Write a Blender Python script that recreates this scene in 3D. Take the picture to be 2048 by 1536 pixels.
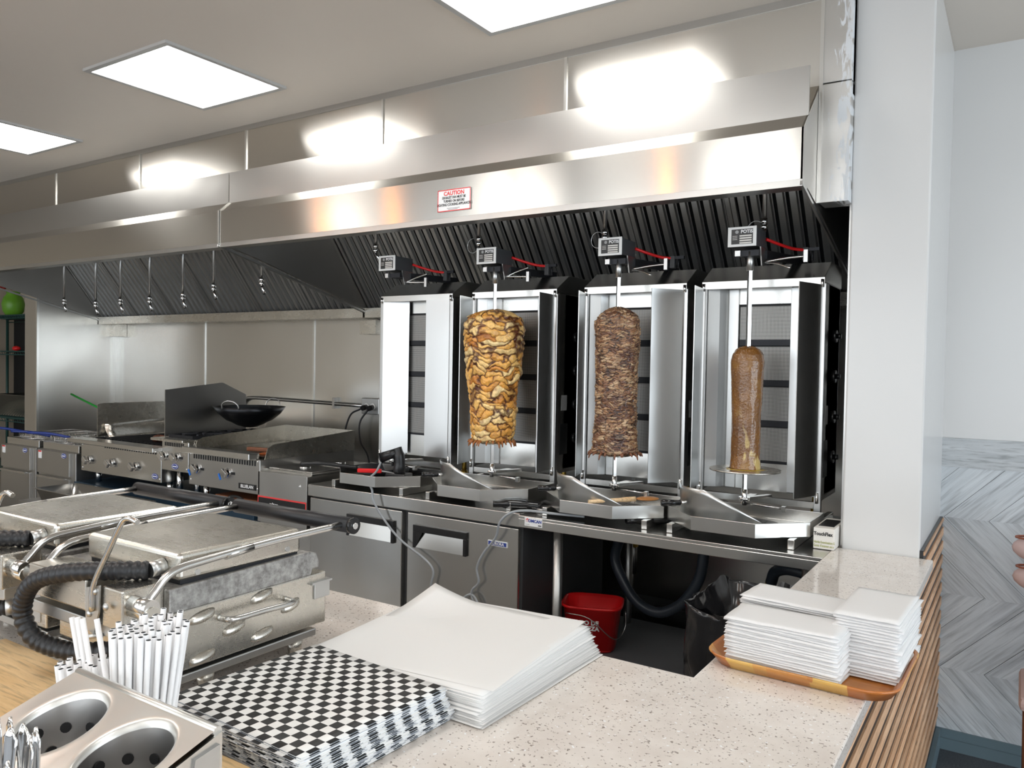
import bpy, math, random, os
import numpy as np
from mathutils import Vector, Matrix, noise
random.seed(7)
for o in list(bpy.data.objects): bpy.data.objects.remove(o, do_unlink=True)
SC = bpy.context.scene
COL = SC.collection
PI = math.pi
# ---------------------------------------------------------------- camera
CAMH = 1.51
def make_camera():
    yaw, pit, rol = math.radians(-33.03), math.radians(-1.332), math.radians(1.04)
    f = Vector((math.sin(yaw)*math.cos(pit), math.cos(yaw)*math.cos(pit), math.sin(pit)))
    r = Vector((math.cos(yaw), -math.sin(yaw), 0)); u = r.cross(f)
    c, s = math.cos(rol), math.sin(rol)
    r2 = c*r + s*u; u2 = -s*r + c*u
    cd = bpy.data.cameras.new('camera'); cd.sensor_fit = 'HORIZONTAL'; cd.sensor_width = 36.0
    cd.lens = 1568/2048*36.0; cd.clip_start = 0.05; cd.clip_end = 200
    co = bpy.data.objects.new('camera', cd); COL.objects.link(co)
    m = Matrix((r2, u2, -f)).transposed().to_4x4(); m.translation = Vector((0, 0, CAMH))
    co.matrix_world = m
    SC.camera = co
make_camera()
# ---------------------------------------------------------------- sky, daylight, exposure
SC.view_settings.view_transform = 'Standard'
SC.view_settings.look = 'None'
SC.view_settings.gamma = 1.0
SC.view_settings.use_curve_mapping = False
SC.view_settings.exposure = 0.46
W = bpy.data.worlds.new('sky'); SC.world = W; W.use_nodes = True
wb = W.node_tree.nodes['Background']
wb.inputs[0].default_value = (0.80, 0.90, 1.0, 1); wb.inputs[1].default_value = 1.0
def area(name, loc, target, sx, sy, power, col=(1, 1, 1)):
    l = bpy.data.lights.new(name, 'AREA'); l.shape = 'RECTANGLE'; l.size = sx; l.size_y = sy
    l.energy = power; l.color = col
    o = bpy.data.objects.new(name, l); COL.objects.link(o); o.location = loc
    o.rotation_euler = (Vector(target)-Vector(loc)).to_track_quat('-Z', 'Y').to_euler()
    return o
# daylight entering by the shop front behind the camera and by the window side of the dining room
area('daylight_shopfront', (-2.9, -4.15, 1.55), (-2.9, 0, 1.45), 11.2, 2.3, 95, (0.93, 0.97, 1.0))
area('daylight_side_window', (4.75, 0.6, 1.5), (0, 1.2, 1.2), 4.4, 2.3, 100, (0.84, 0.93, 1.0))
# ---------------------------------------------------------------- mesh builder
class MB:
    def __init__(s): s.v = []; s.f = []; s.sm = []
    def add(s, vs, fs, smooth=False):
        b = len(s.v); s.v += [tuple(p) for p in vs]
        for f in fs: s.f.append(tuple(b+i for i in f)); s.sm.append(smooth)
        return s
    def box(s, x0, x1, y0, y1, z0, z1):
        vs = [(x0,y0,z0),(x1,y0,z0),(x1,y1,z0),(x0,y1,z0),(x0,y0,z1),(x1,y0,z1),(x1,y1,z1),(x0,y1,z1)]
        return s.add(vs, [(0,3,2,1),(4,5,6,7),(0,1,5,4),(1,2,6,5),(2,3,7,6),(3,0,4,7)])
    def obox(s, c, d, R):
        c = Vector(c); vs = []
        for z in (-1,1):
            for x, y in ((-1,-1),(1,-1),(1,1),(-1,1)):
                vs.append(c + R @ Vector((x*d[0]/2, y*d[1]/2, z*d[2]/2)))
        return s.add(vs, [(0,3,2,1),(4,5,6,7),(0,1,5,4),(1,2,6,5),(2,3,7,6),(3,0,4,7)])
    def bar(s, p, q, w, h, up=(0,0,1)):
        p, q = Vector(p), Vector(q); d = q-p; L = d.length; d.normalize(); u = Vector(up)
        if abs(d.dot(u)) > .98: u = Vector((1,0,0))
        x = d.cross(u).normalized(); u = x.cross(d)
        R = Matrix((x, d, u)).transposed()
        return s.obox((p+q)/2, (w, L, h), R)
    def cyl(s, p, q, r, n=16, r2=None, cap=True):
        p, q = Vector(p), Vector(q); d = (q-p).normalized()
        a = d.orthogonal().normalized(); b = d.cross(a); r2 = r if r2 is None else r2
        vs = []
        for c, rr in ((p, r), (q, r2)):
            for i in range(n):
                t = 2*PI*i/n; vs.append(c + rr*(math.cos(t)*a+math.sin(t)*b))
        base = len(s.v)
        s.add(vs, [(i, (i+1) % n, n+(i+1) % n, n+i) for i in range(n)], True)
        if cap:
            s.f.append(tuple(base+i for i in reversed(range(n)))); s.sm.append(False)
            s.f.append(tuple(base+n+i for i in range(n))); s.sm.append(False)
        return s
    def tube(s, pts, r, n=8, closed=False, cap=True):
        P = [Vector(p) for p in pts]; m = len(P); rs = r if isinstance(r, (list, tuple)) else [r]*m
        T = []
        for i in range(m):
            if closed: t = P[(i+1) % m]-P[i-1]
            else: t = P[min(i+1, m-1)]-P[max(i-1, 0)]
            T.append(t.normalized())
        a = T[0].orthogonal().normalized(); vs = []
        for i in range(m):
            a = (a - a.dot(T[i])*T[i]).normalized(); b = T[i].cross(a)
            for k in range(n):
                t = 2*PI*k/n; vs.append(P[i]+rs[i]*(math.cos(t)*a+math.sin(t)*b))
        fs = []
        for i in range(m if closed else m-1):
            j = (i+1) % m
            for k in range(n): fs.append((i*n+k, i*n+(k+1) % n, j*n+(k+1) % n, j*n+k))
        base = len(s.v); s.add(vs, fs, True)
        if cap and not closed:
            s.f.append(tuple(base+k for k in reversed(range(n)))); s.sm.append(False)
            s.f.append(tuple(base+(m-1)*n+k for k in range(n))); s.sm.append(False)
        return s
    def lathe(s, prof, c=(0,0,0), n=32, axis='Z', sx=1.0, sy=1.0, a0=0, a1=2*PI):
        full = abs(a1-a0-2*PI) < 1e-6; m = n if full else n+1; vs = []
        for r, z in prof:
            for i in range(m):
                t = a0+(a1-a0)*i/n; p = (r*math.cos(t)*sx, r*math.sin(t)*sy, z)
                if axis == 'Y': p = (p[0], p[2], p[1])
                if axis == 'X': p = (p[2], p[0], p[1])
                vs.append((c[0]+p[0], c[1]+p[1], c[2]+p[2]))
        fs = []
        for j in range(len(prof)-1):
            for i in range(n):
                k = (i+1) % m if full else i+1
                fs.append((j*m+i, j*m+k, (j+1)*m+k, (j+1)*m+i))
        return s.add(vs, fs, True)
    def prism(s, poly, vec):
        P = [Vector(p) for p in poly]; v = Vector(vec); n = len(P)
        fs = [tuple(reversed(range(n))), tuple(range(n, 2*n))]
        fs += [(i, (i+1) % n, n+(i+1) % n, n+i) for i in range(n)]
        return s.add(P+[p+v for p in P], fs)
    def sheet(s, pts, t, vec=None):     # folded strip: polyline pts extruded by vec, thickness t
        v = Vector(vec); P = [Vector(p) for p in pts]
        for a, b in zip(P[:-1], P[1:]):
            nrm = (b-a).cross(v).normalized()*t
            s.prism([a, b, b+nrm, a+nrm], v)
        return s
    def grid(s, fn, nu, nv, smooth=True, closeu=False):
        vs = [fn(i/(nu if closeu else nu-1), j/(nv-1)) for j in range(nv) for i in range(nu)]
        fs = []
        for j in range(nv-1):
            for i in range(nu if closeu else nu-1):
                k = (i+1) % nu; fs.append((j*nu+i, j*nu+k, (j+1)*nu+k, (j+1)*nu+i))
        return s.add(vs, fs, smooth)
    def ball(s, c, r, n=12, sx=1, sy=1, sz=1):
        m = n//2+1
        prof = [(max(1e-4, r*math.sin(PI*j/(m-1))), -r*sz*math.cos(PI*j/(m-1))) for j in range(m)]
        return s.lathe(prof, c, n, 'Z', sx, sy)
    def mesh(s, name):
        me = bpy.data.meshes.new(name); me.from_pydata(s.v, [], s.f)
        me.polygons.foreach_set('use_smooth', s.sm); me.update(); return me
    def build(s, name, mat, parent=None, world=True, bevel=0, seg=2, label=None, solid=0):
        o = bpy.data.objects.new(name, s.mesh(name)); COL.objects.link(o)
        if isinstance(mat, str): mat = M[mat]
        o.data.materials.append(mat)
        if parent is not None:
            o.parent = parent
            if world:
                w = origin(parent)
                if w.length > 0: o.data.transform(Matrix.Translation(-w))
        if solid:
            md = o.modifiers.new('thick', 'SOLIDIFY'); md.thickness = solid; md.offset = 0
        if bevel:
            md = o.modifiers.new('bevel', 'BEVEL'); md.width = bevel; md.segments = seg
            md.limit_method = 'ANGLE'; md.angle_limit = math.radians(40)
            md.harden_normals = False
        if label: o['label'] = label
        return o
def origin(o):
    w = Vector((0,0,0))
    while o is not None: w += Vector(o.location); o = o.parent
    return w
def tag(o, label, cat, group=None):
    o['label'] = label; o['category'] = cat
    if group: o['group'] = group
    return o
def thing(name, label, cat, loc=(0,0,0), rz=0, group=None):
    o = bpy.data.objects.new(name, None); COL.objects.link(o); o.location = loc; o.rotation_euler = (0,0,rz)
    o.empty_display_size = .05
    return tag(o, label, cat, group)
def struct(o): o['kind'] = 'structure'; return o
def inst(src, parent=None, loc=None, rot=None, scale=None):
    o = src.copy(); COL.objects.link(o); o.parent = parent
    if loc is not None: o.location = loc
    if rot is not None: o.rotation_euler = rot
    if scale is not None: o.scale = scale
    return o
def smooth_path(pts, k=6):      # Catmull-Rom
    P = [Vector(p) for p in pts]; P = [2*P[0]-P[1]]+P+[2*P[-1]-P[-2]]; out = []
    for i in range(1, len(P)-2):
        for j in range(k):
            t = j/k; a, b, c, d = P[i-1], P[i], P[i+1], P[i+2]
            out.append(.5*((2*b)+(c-a)*t+(2*a-5*b+4*c-d)*t*t+(3*b-a-3*c+d)*t**3))
    out.append(P[-2]); return out
def text(name, body, size, mat, parent, loc, xd=(1,0,0), yd=(0,0,1), align='CENTER', bold=0.0, world=True, sx=1.0):
    cu = bpy.data.curves.new('txt', 'FONT'); cu.body = body; cu.size = size; cu.align_x = align; cu.align_y = 'CENTER'
    cu.extrude = 0.0003; cu.offset = bold; cu.resolution_u = 3
    t = bpy.data.objects.new('txt', cu); COL.objects.link(t)
    me = bpy.data.meshes.new_from_object(t.evaluated_get(bpy.context.evaluated_depsgraph_get()))
    bpy.data.objects.remove(t, do_unlink=True); bpy.data.curves.remove(cu)
    xd, yd = Vector(xd).normalized(), Vector(yd).normalized(); zd = xd.cross(yd)
    m = Matrix((xd*sx, yd, zd)).transposed().to_4x4(); m.translation = Vector(loc)
    if parent is not None and world: m.translation = Vector(loc)-origin(parent)
    me.transform(m); me.name = name
    o = bpy.data.objects.new(name, me); COL.objects.link(o); o.parent = parent
    me.materials.clear(); me.materials.append(M[mat] if isinstance(mat, str) else mat)
    return o
# ---------------------------------------------------------------- materials
M = {}
def mat(name, col=(.8,.8,.8), rough=.5, metal=0.0, spec=.5, coat=0.0, emit=None, es=1.0, trans=0.0, alpha=1.0):
    m = bpy.data.materials.new(name); m.use_nodes = True; b = m.node_tree.nodes['Principled BSDF']
    b.inputs['Base Color'].default_value = (*col, 1); b.inputs['Roughness'].default_value = rough
    b.inputs['Metallic'].default_value = metal; b.inputs['Specular IOR Level'].default_value = spec
    if coat: b.inputs['Coat Weight'].default_value = coat; b.inputs['Coat Roughness'].default_value = .08
    if emit: b.inputs['Emission Color'].default_value = (*emit, 1); b.inputs['Emission Strength'].default_value = es
    if trans: b.inputs['Transmission Weight'].default_value = trans
    if alpha < 1: b.inputs['Alpha'].default_value = alpha
    M[name] = m; return m
class N:
    def __init__(s, m): s.t = m.node_tree; s.b = s.t.nodes['Principled BSDF']
    def n(s, typ, **kw):
        x = s.t.nodes.new(typ)
        for k, v in kw.items(): setattr(x, k, v)
        return x
    def l(s, a, b): s.t.links.new(a, b)
    def coord(s, scale=(1,1,1), rot=(0,0,0), src='Object'):
        tc = s.n('ShaderNodeTexCoord'); mp = s.n('ShaderNodeMapping'); s.l(tc.outputs[src], mp.inputs[0])
        mp.inputs['Scale'].default_value = scale; mp.inputs['Rotation'].default_value = rot
        return mp.outputs[0]
    def noise(s, vec, scale=5, detail=3, rough=.5, dist=0):
        x = s.n('ShaderNodeTexNoise'); s.l(vec, x.inputs['Vector']); x.inputs['Scale'].default_value = scale
        x.inputs['Detail'].default_value = detail; x.inputs['Roughness'].default_value = rough
        x.inputs['Distortion'].default_value = dist; return x.outputs[0]
    def ramp(s, fac, stops, interp='LINEAR'):
        x = s.n('ShaderNodeValToRGB'); s.l(fac, x.inputs[0]); x.color_ramp.interpolation = interp
        e = x.color_ramp.elements
        while len(e) < len(stops): e.new(.5)
        for k, (p, c) in enumerate(stops):
            e[k].position = p; e[k].color = (*c, 1) if len(c) == 3 else c
        return x.outputs[0]
    def bump(s, h, strength=.1, dist=.01, prev=None):
        x = s.n('ShaderNodeBump'); x.inputs['Strength'].default_value = strength; x.inputs['Distance'].default_value = dist
        s.l(h, x.inputs['Height'])
        if prev is not None: s.l(prev, x.inputs['Normal'])
        return x.outputs[0]
    def mix(s, a, b, fac, blend='MIX'):
        x = s.n('ShaderNodeMix', data_type='RGBA', blend_type=blend)
        for sock, v in ((x.inputs[0], fac), (x.inputs[6], a), (x.inputs[7], b)):
            if isinstance(v, (int, float)): sock.default_value = v
            elif isinstance(v, tuple): sock.default_value = (*v, 1)
            else: s.l(v, sock)
        return x.outputs[2]
    def out(s, col=None, rough=None, nrm=None):
        if col is not None: s.l(col, s.b.inputs['Base Color'])
        if rough is not None: s.l(rough, s.b.inputs['Roughness'])
        if nrm is not None: s.l(nrm, s.b.inputs['Normal'])
def gray(a): return (a, a, a)
def steel(name, col=(.62,.61,.59), r0=.2, r1=.34, grain=(1,60,60), wave=.25, wscale=2.2, stain=0.0):
    m = mat(name, col, .3, 1.0); k = N(m)
    g = k.noise(k.coord(grain), 9, 2, .6)
    rm = (r0+r1)/2
    rr = k.ramp(g, [(.3, gray(rm-.008)), (.7, gray(rm+.008))])
    w = k.noise(k.coord((1,1,1)), wscale, 1, .4)
    nb = k.bump(w, wave, .05)
    pass
    c = k.ramp(g, [(.2, tuple(x*.99 for x in col)), (.8, tuple(min(1, x*1.01) for x in col))])
    if stain:
        sn = k.noise(k.coord((1,1,1)), 14, 5, .65)
        f = k.ramp(sn, [(.40, gray(0)), (.85, gray(stain))])
        c = k.mix(c, (.16,.12,.09), f)
        rr = k.mix(rr, (.6,.6,.6), f)
    k.out(c, rr, nb); return m
steel('filler_steel', (.66,.65,.63), .28, .38, (1,40,40), .2, 3.0)
steel('steel_sheet', (.70,.685,.655), .2, .28, (60,60,1), .22, 1.6)      # vertical grain wall panels
steel('steel_hood', (.68,.655,.61), .17, .20, (1,40,40), .16, 1.4)
steel('steel', (.68,.67,.645), .2, .28, (1,60,60), .12, 3.0)
steel('steel_vert', (.62,.62,.61), .26, .38, (70,70,1), .1, 3.0)
steel('steel_dark', (.54,.53,.51), .26, .38, (1,60,60), .15, 3.0)
steel('steel_filter', (.68,.68,.67), .34, .44, (40,1,1), .1, 5.0)
steel('steel_worn', (.66,.63,.57), .22, .32, (3,60,60), .12, 4.0, .10)
steel('steel_grimy', (.5,.48,.44), .3, .5, (3,40,40), .2, 4.0, .9)
def aniso(name, a=.93):
    k = N(M[name]); t_ = k.n('ShaderNodeCombineXYZ'); t_.inputs[2].default_value = 1.0; k.l(t_.outputs[0], k.b.inputs['Tangent']); k.b.inputs['Anisotropic'].default_value = a; k.b.inputs['Anisotropic Rotation'].default_value = 0.0
aniso('steel_hood')
mat('chrome', (.78,.78,.78), .09, 1.0)
mat('galv', (.56,.56,.55), .34, 1.0)
mat('rod_steel', (.66,.65,.63), .2, 1.0)
mat('black_plastic', (.012,.012,.013), .35)
mat('black_gloss', (.01,.01,.011), .14)
mat('black_rubber', (.012,.012,.014), .42)
mat('black_iron', (.025,.026,.03), .45, .6)
mat('dark_grey', (.05,.052,.055), .5)
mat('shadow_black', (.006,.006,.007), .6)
mat('white_plastic', (.82,.82,.8), .35)
mat('white_label', (.85,.85,.85), .5)
mat('red_plastic', (.72,.012,.014), .28)
mat('red_print', (.75,.05,.05), .5)
mat('dark_print', (.03,.03,.03), .5)
mat('grey_print', (.35,.35,.35), .5)
mat('blue_badge', (.03,.06,.3), .3)
mat('blue_handle', (.01,.03,.2), .35)
mat('blue_tape', (.02,.16,.6), .5)
mat('green_plastic', (.01,.3,.03), .4)
mat('brass', (.62,.42,.08), .3, .8)
mat('orange_cord', (.7,.2,.03), .5)
mat('grey_cord', (.33,.35,.37), .45)
mat('pot_green', (.16,.4,.03), .35)
mat('red_flower', (.4,.03,.02), .6)
mat('cardboard', (.78,.75,.7), .6)
mat('olive_print', (.4,.42,.15), .5)
mat('hose', (.035,.045,.06), .35)
mat('blue_dark', (.02,.045,.075), .3, .3)
mat('wood_brown', (.2,.07,.03), .45)
mat('panel_glow', (1,1,1), .5, emit=(1.0,.985,.95), es=7)
mat('frame_grey', (.5,.5,.49), .4)
mat('seam_dark', (.03,.03,.03), .6)
mat('seam_light', (.8,.8,.78), .25, 1.0)
# ---------------------------------------------------------------- structure materials
def paint(name, col, rough=.4, coat=0, bs=.02, sc=30):
    m = mat(name, col, rough, 0, .5, coat); k = N(m)
    n = k.noise(k.coord(), sc, 4, .6); n2 = k.noise(k.coord(), 1.3, 2, .5)
    c = k.ramp(n2, [(.3, tuple(x*.965 for x in col)), (.7, col)])
    k.out(c, None, k.bump(n, bs*4, .004)); return m
paint('ceiling_paint', (.78,.715,.64), .5, 0, .03, 6)
paint('wall_paint', (.70,.695,.685), .25, .1)
paint('cream_paint', (.5,.43,.34), .5)
paint('grey_base', (.13,.19,.22), .4)
def quartz():
    m = mat('quartz', (.8,.76,.72), .12, 0, .5); k = N(m); co = k.coord()
    v = k.n('ShaderNodeTexVoronoi'); k.l(co, v.inputs['Vector']); v.inputs['Scale'].default_value = 120
    sp = k.noise(co, 170, 2, .5); bl = k.noise(co, 16, 3, .6)
    base = k.ramp(bl, [(.3, (.72,.655,.60)), (.7, (.80,.745,.69))])
    f = k.ramp(sp, [(.635, gray(0)), (.67, gray(.85))])
    c = k.mix(base, (.24,.20,.17), f)
    sp2 = k.noise(co, 110, 1, .5)
    f2 = k.ramp(sp2, [(.70, gray(0)), (.73, gray(1))])
    c = k.mix(c, (.9,.9,.9), f2)
    k.out(c); return m
quartz()
def woodmat(name, c0, c1, axis='Y', rough=.45, sc=1.0, coat=0):
    m = mat(name, c0, rough, 0, .4, coat); k = N(m)
    s = {'X': (1.2,14,14), 'Y': (14,1.2,14), 'Z': (14,14,1.2)}[axis]
    co = k.coord(tuple(a*sc for a in s))
    oi = k.n('ShaderNodeObjectInfo'); ad = k.n('ShaderNodeVectorMath', operation='ADD'); k.l(co, ad.inputs[0])
    sc_ = k.n('ShaderNodeVectorMath', operation='SCALE'); sc_.inputs['Scale'].default_value = 40
    cb = k.n('ShaderNodeCombineXYZ'); k.l(oi.outputs['Random'], cb.inputs[0]); k.l(oi.outputs['Random'], cb.inputs[1]); k.l(cb.outputs[0], sc_.inputs[0])
    k.l(sc_.outputs[0], ad.inputs[1])
    n = k.noise(ad.outputs[0], 2.2, 6, .62, .6); n2 = k.noise(ad.outputs[0], 12, 3, .6)
    c = k.ramp(n, [(.33, c0), (.66, c1)])
    dk = k.ramp(n2, [(.30, gray(.55)), (.5, gray(1))])
    c = k.mix(c, dk, .8, 'MULTIPLY')
    hv = k.n('ShaderNodeHueSaturation'); mr = k.n('ShaderNodeMapRange'); k.l(oi.outputs['Random'], mr.inputs[0])
    mr.inputs[3].default_value = .82; mr.inputs[4].default_value = 1.15; k.l(mr.outputs[0], hv.inputs['Value']); k.l(c, hv.inputs['Color'])
    k.out(hv.outputs[0], None, k.bump(n2, .15, .002)); return m
woodmat('slat_wood', (.66,.36,.19), (.82,.53,.33), 'Y')
woodmat('grey_wood', (.5,.53,.55), (.68,.71,.73), 'X', .5)
woodmat('bamboo', (.66,.43,.2), (.8,.58,.32), 'X', .35)
woodmat('spoon_wood', (.66,.43,.22), (.78,.58,.36), 'X', .5)
def floormat():
    m = mat('floor_epoxy', (.06,.065,.075), .3); k = N(m); co = k.coord()
    n = k.noise(co, 160, 2, .5); n2 = k.noise(co, 3, 3, .5)
    b = k.ramp(n2, [(.3, (.05,.054,.062)), (.7, (.085,.09,.1))])
    c = k.mix(b, (.01,.01,.012), k.ramp(n, [(.60, gray(0)), (.63, gray(1))]))
    c = k.mix(c, (.4,.42,.44), k.ramp(n, [(.27, gray(1)), (.30, gray(0))]))
    k.out(c); return m
floormat()
def trim(name, x0,x1,y0,y1,z0,z1, m, parent): return MB().box(x0,x1,y0,y1,z0,z1).build(name, m, parent)
# ---------------------------------------------------------------- room shell
struct(MB().box(-9.2,5.2,-4.6,4.4,-.1,0).build('floor','floor_epoxy'))
mat('kitchen_tile',(.34,.31,.28),.35)
struct(MB().box(-6.6,-.5,1.44,3.85,0,.004).build('floor_kitchen','kitchen_tile'))
struct(MB().box(-9.2,5.2,-4.6,4.4,2.80,2.9).build('ceiling','ceiling_paint'))
# kitchen back wall, clad in stainless sheets
wb_ = struct(MB().box(-6.61,-.5,3.858,4.0,0,2.8).build('wall_back','dark_grey'))
xs = [-6.605,-5.385,-4.163,-2.94,-1.72,-.505]
for a, b in zip(xs[:-1], xs[1:]):
    MB().box(a+.004,b-.004,3.85,3.858,.31,2.0).build('wall_sheet','steel_sheet',wb_)
for x in xs[1:-1]:
    MB().box(x-.008,x+.008,3.842,3.851,.31,2.0).build('seam_strip','seam_light',wb_)
MB().box(-6.61,-.5,3.835,3.858,0.0,.12).build('cove_base','black_rubber',wb_)
wl = struct(MB().box(-6.81,-6.618,3.19,3.95,0,2.8).build('wall_left','steel_sheet'))
MB().box(-6.618,-6.61,3.20,3.85,.2,2.0).build('wall_sheet','steel_sheet',wl)
MB().box(-6.624,-6.604,3.182,3.20,.0,2.0).build('corner_strip','seam_light',wl)
MB().box(-6.612,-6.57,3.81,3.85,.2,1.70).build('corner_strip','seam_light',wl)
MB().box(-6.61,-6.46,3.78,3.848,1.70,1.80).build('bracket_box','steel_worn',wl)
# column between kitchen and dining room
wr = struct(MB().box(-.5,-.262,2.85,3.9,0,2.8).build('wall_right','wall_paint',bevel=.006))
MB().box(-.508,-.5,2.87,3.85,.0,2.8).build('wall_sheet','steel_dark',wr)
# dining room walls
wf = struct(MB().box(-.262,5.2,3.605,3.75,0,2.8).build('wall_far','wall_paint'))
MB().box(-.262,5.2,3.592,3.605,1.137,1.253).build('rail_board','grey_wood',wf)
def chevron():
    rows = [(.934,1.137,1),(.627,.934,-1),(.325,.627,1),(.079,.325,-1)]
    for z0, z1, sg in rows:
        h = z1-z0; w = .155; x = -.262-.45
        # planks run at 45 degrees inside each row; the plank is cut by the row's top and bottom
        ref = .934 if z0 > .9 else (z1 if sg < 0 else z0)
        while x < 1.0:
            p = []
            for zz in (z0, z1): p.append((x+(zz-ref)*sg, zz))
            q = [(p[0][0], z0), (p[0][0]+w, z0), (p[1][0]+w, z1), (p[1][0], z1)]
            q = [(max(-.262, a), z) for a, z in q]
            lo, hi = p[0][0], p[1][0]
            # clip against the wall corner
            poly = clipx([(lo, z0), (lo+w-.002, z0), (hi+w-.002, z1), (hi, z1)], -.262)
            if len(poly) >= 3:
                d = random.uniform(0, .003)
                vs = [(a, 3.605-.010-d, z) for a, z in poly]
                o = MB().prism(vs, (0, .012+d, 0)).build('plank', 'plank_up' if sg > 0 else 'plank_down', wf)
            x += w
def clipx(poly, xm):
    out = []
    for i in range(len(poly)):
        a, b = poly[i], poly[(i+1) % len(poly)]
        if a[0] >= xm: out.append(a)
        if (a[0] >= xm) != (b[0] >= xm):
            t = (xm-a[0])/(b[0]-a[0]); out.append((xm, a[1]+t*(b[1]-a[1])))
    return out
def plank_mat(name, rot):
    m = mat(name, (.5,.5,.5), .45, 0, .4); k = N(m)
    oi = k.n('ShaderNodeObjectInfo')
    tc = k.n('ShaderNodeTexCoord'); mp = k.n('ShaderNodeMapping', vector_type='TEXTURE'); k.l(tc.outputs['Object'], mp.inputs[0])
    mp.inputs['Rotation'].default_value = (0, rot, 0); mp.inputs['Scale'].default_value = (1, .06, .06)
    cb = k.n('ShaderNodeCombineXYZ')
    mu = k.n('ShaderNodeMath', operation='MULTIPLY'); k.l(oi.outputs['Random'], mu.inputs[0]); mu.inputs[1].default_value = 50
    k.l(mu.outputs[0], cb.inputs[0]); k.l(mu.outputs[0], cb.inputs[2])
    ad = k.n('ShaderNodeVectorMath', operation='ADD'); k.l(mp.outputs[0], ad.inputs[0]); k.l(cb.outputs[0], ad.inputs[1])
    n = k.noise(ad.outputs[0], 1.6, 5, .6, 1.2); n2 = k.noise(ad.outputs[0], 7, 3, .6)
    c = k.ramp(n, [(.3, (.43,.46,.49)), (.5, (.58,.62,.65)), (.7, (.70,.74,.77))])
    c = k.mix(c, k.ramp(n2, [(.32, gray(.66)), (.5, gray(1))]), .8, 'MULTIPLY')
    k.out(c, None, k.bump(n2, .12, .002))
plank_mat('plank_up', math.radians(-45)); plank_mat('plank_down', math.radians(45))
chevron()
bf = struct(MB().box(-.262,5.2,3.585,3.605,0,.079).build('baseboard_far','grey_base'))
MB().box(-.262,5.2,3.575,3.585,0,.045).build('base_lip','grey_base',bf)
# walls outside the picture: window side, shop front, far left
w4 = MB().box(5.0,5.2,-4.6,3.6,0,.45).box(5.0,5.2,-4.6,3.6,2.6,2.8).box(5.0,5.2,2.9,3.6,.45,2.6).box(5.0,5.2,-4.6,-1.7,.45,2.6)
struct(w4.build('wall_window_side','wall_paint'))
w5 = MB().box(-9.2,5.0,-4.6,-4.4,0,.3).box(-9.2,5.0,-4.6,-4.4,2.72,2.8).box(-9.2,-8.5,-4.6,-4.4,.3,2.72).box(2.8,5.0,-4.6,-4.4,.3,2.72)
for x in (-6.9,-5.3,-3.8,-2.2,-.6,1.0): w5.box(x-.05,x+.05,-4.55,-4.45,.3,2.72)
struct(w5.build('wall_front','wall_paint'))
struct(MB().box(-9.2,-9.05,-4.4,4.3,0,2.8).build('wall_side','cream_paint'))
struct(MB().box(-9.05,-6.81,4.15,4.3,0,2.8).build('wall_store','cream_paint'))
# warm oak slat dressing on the customer side of the dining room
# amber lamps added unseen over the counter; the hood mirrors their glow as orange streaks
mat('bulb_warm',(1,.6,.25),.4,emit=(1.0,.36,.07),es=26); mat('lamp_black',(.02,.02,.02),.4)
for i,x in enumerate((-5.02,-4.26,-3.07,-1.97)):
    t = thing('added_amber_lamp','short black pendant lamp with a glowing amber bulb over the counter','lamp',(x,.45,2.8),group='added amber lamps')
    MB().cyl((x,.45,2.70),(x,.45,2.8),.02,12).build('stem','lamp_black',t)
    MB().ball((x,.45,2.665),.034,16).build('bulb','bulb_warm',t)
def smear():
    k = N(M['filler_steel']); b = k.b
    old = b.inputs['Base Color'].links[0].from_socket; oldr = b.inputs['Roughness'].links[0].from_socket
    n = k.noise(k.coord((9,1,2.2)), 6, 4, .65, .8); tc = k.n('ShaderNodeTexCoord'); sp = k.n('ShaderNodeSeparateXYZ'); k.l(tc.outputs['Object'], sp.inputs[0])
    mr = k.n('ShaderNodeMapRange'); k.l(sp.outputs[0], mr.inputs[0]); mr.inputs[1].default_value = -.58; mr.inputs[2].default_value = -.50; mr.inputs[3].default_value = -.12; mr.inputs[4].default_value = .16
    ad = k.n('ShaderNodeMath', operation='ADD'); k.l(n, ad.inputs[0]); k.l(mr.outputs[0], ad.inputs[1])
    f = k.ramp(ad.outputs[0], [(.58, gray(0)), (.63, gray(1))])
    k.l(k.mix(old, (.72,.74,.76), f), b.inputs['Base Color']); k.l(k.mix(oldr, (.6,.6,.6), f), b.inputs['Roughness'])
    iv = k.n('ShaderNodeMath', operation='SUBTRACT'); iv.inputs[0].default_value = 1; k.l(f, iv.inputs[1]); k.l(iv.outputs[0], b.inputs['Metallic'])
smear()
# ---------------------------------------------------------------- soffit above the hood
sf = struct(MB().box(-8.6,-.5,2.826,2.95,2.44,2.8).build('wall_soffit','dark_grey'))
for i in range(8):
    a, b = -1.596-i, -.596-i
    MB().box(a+.004,b-.004,2.818,2.826,2.47,2.772).build('soffit_sheet','steel_hood',sf)
    if i: MB().box(b-.006,b+.006,2.812,2.82,2.47,2.772).build('seam_strip','seam_light',sf)
MB().box(-8.6,-.5,2.815,2.826,2.772,2.80).build('top_flashing','steel_dark',sf)
fl = struct(MB().box(-.595,-.5,2.80,2.90,2.08,2.478).box(-.595,-.5,2.803,2.90,2.482,2.80).build('trim_filler','filler_steel',bevel=.002))
MB().box(-.602,-.59,2.796,2.812,2.08,2.80).build('corner_strip','seam_light',fl)
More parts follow.
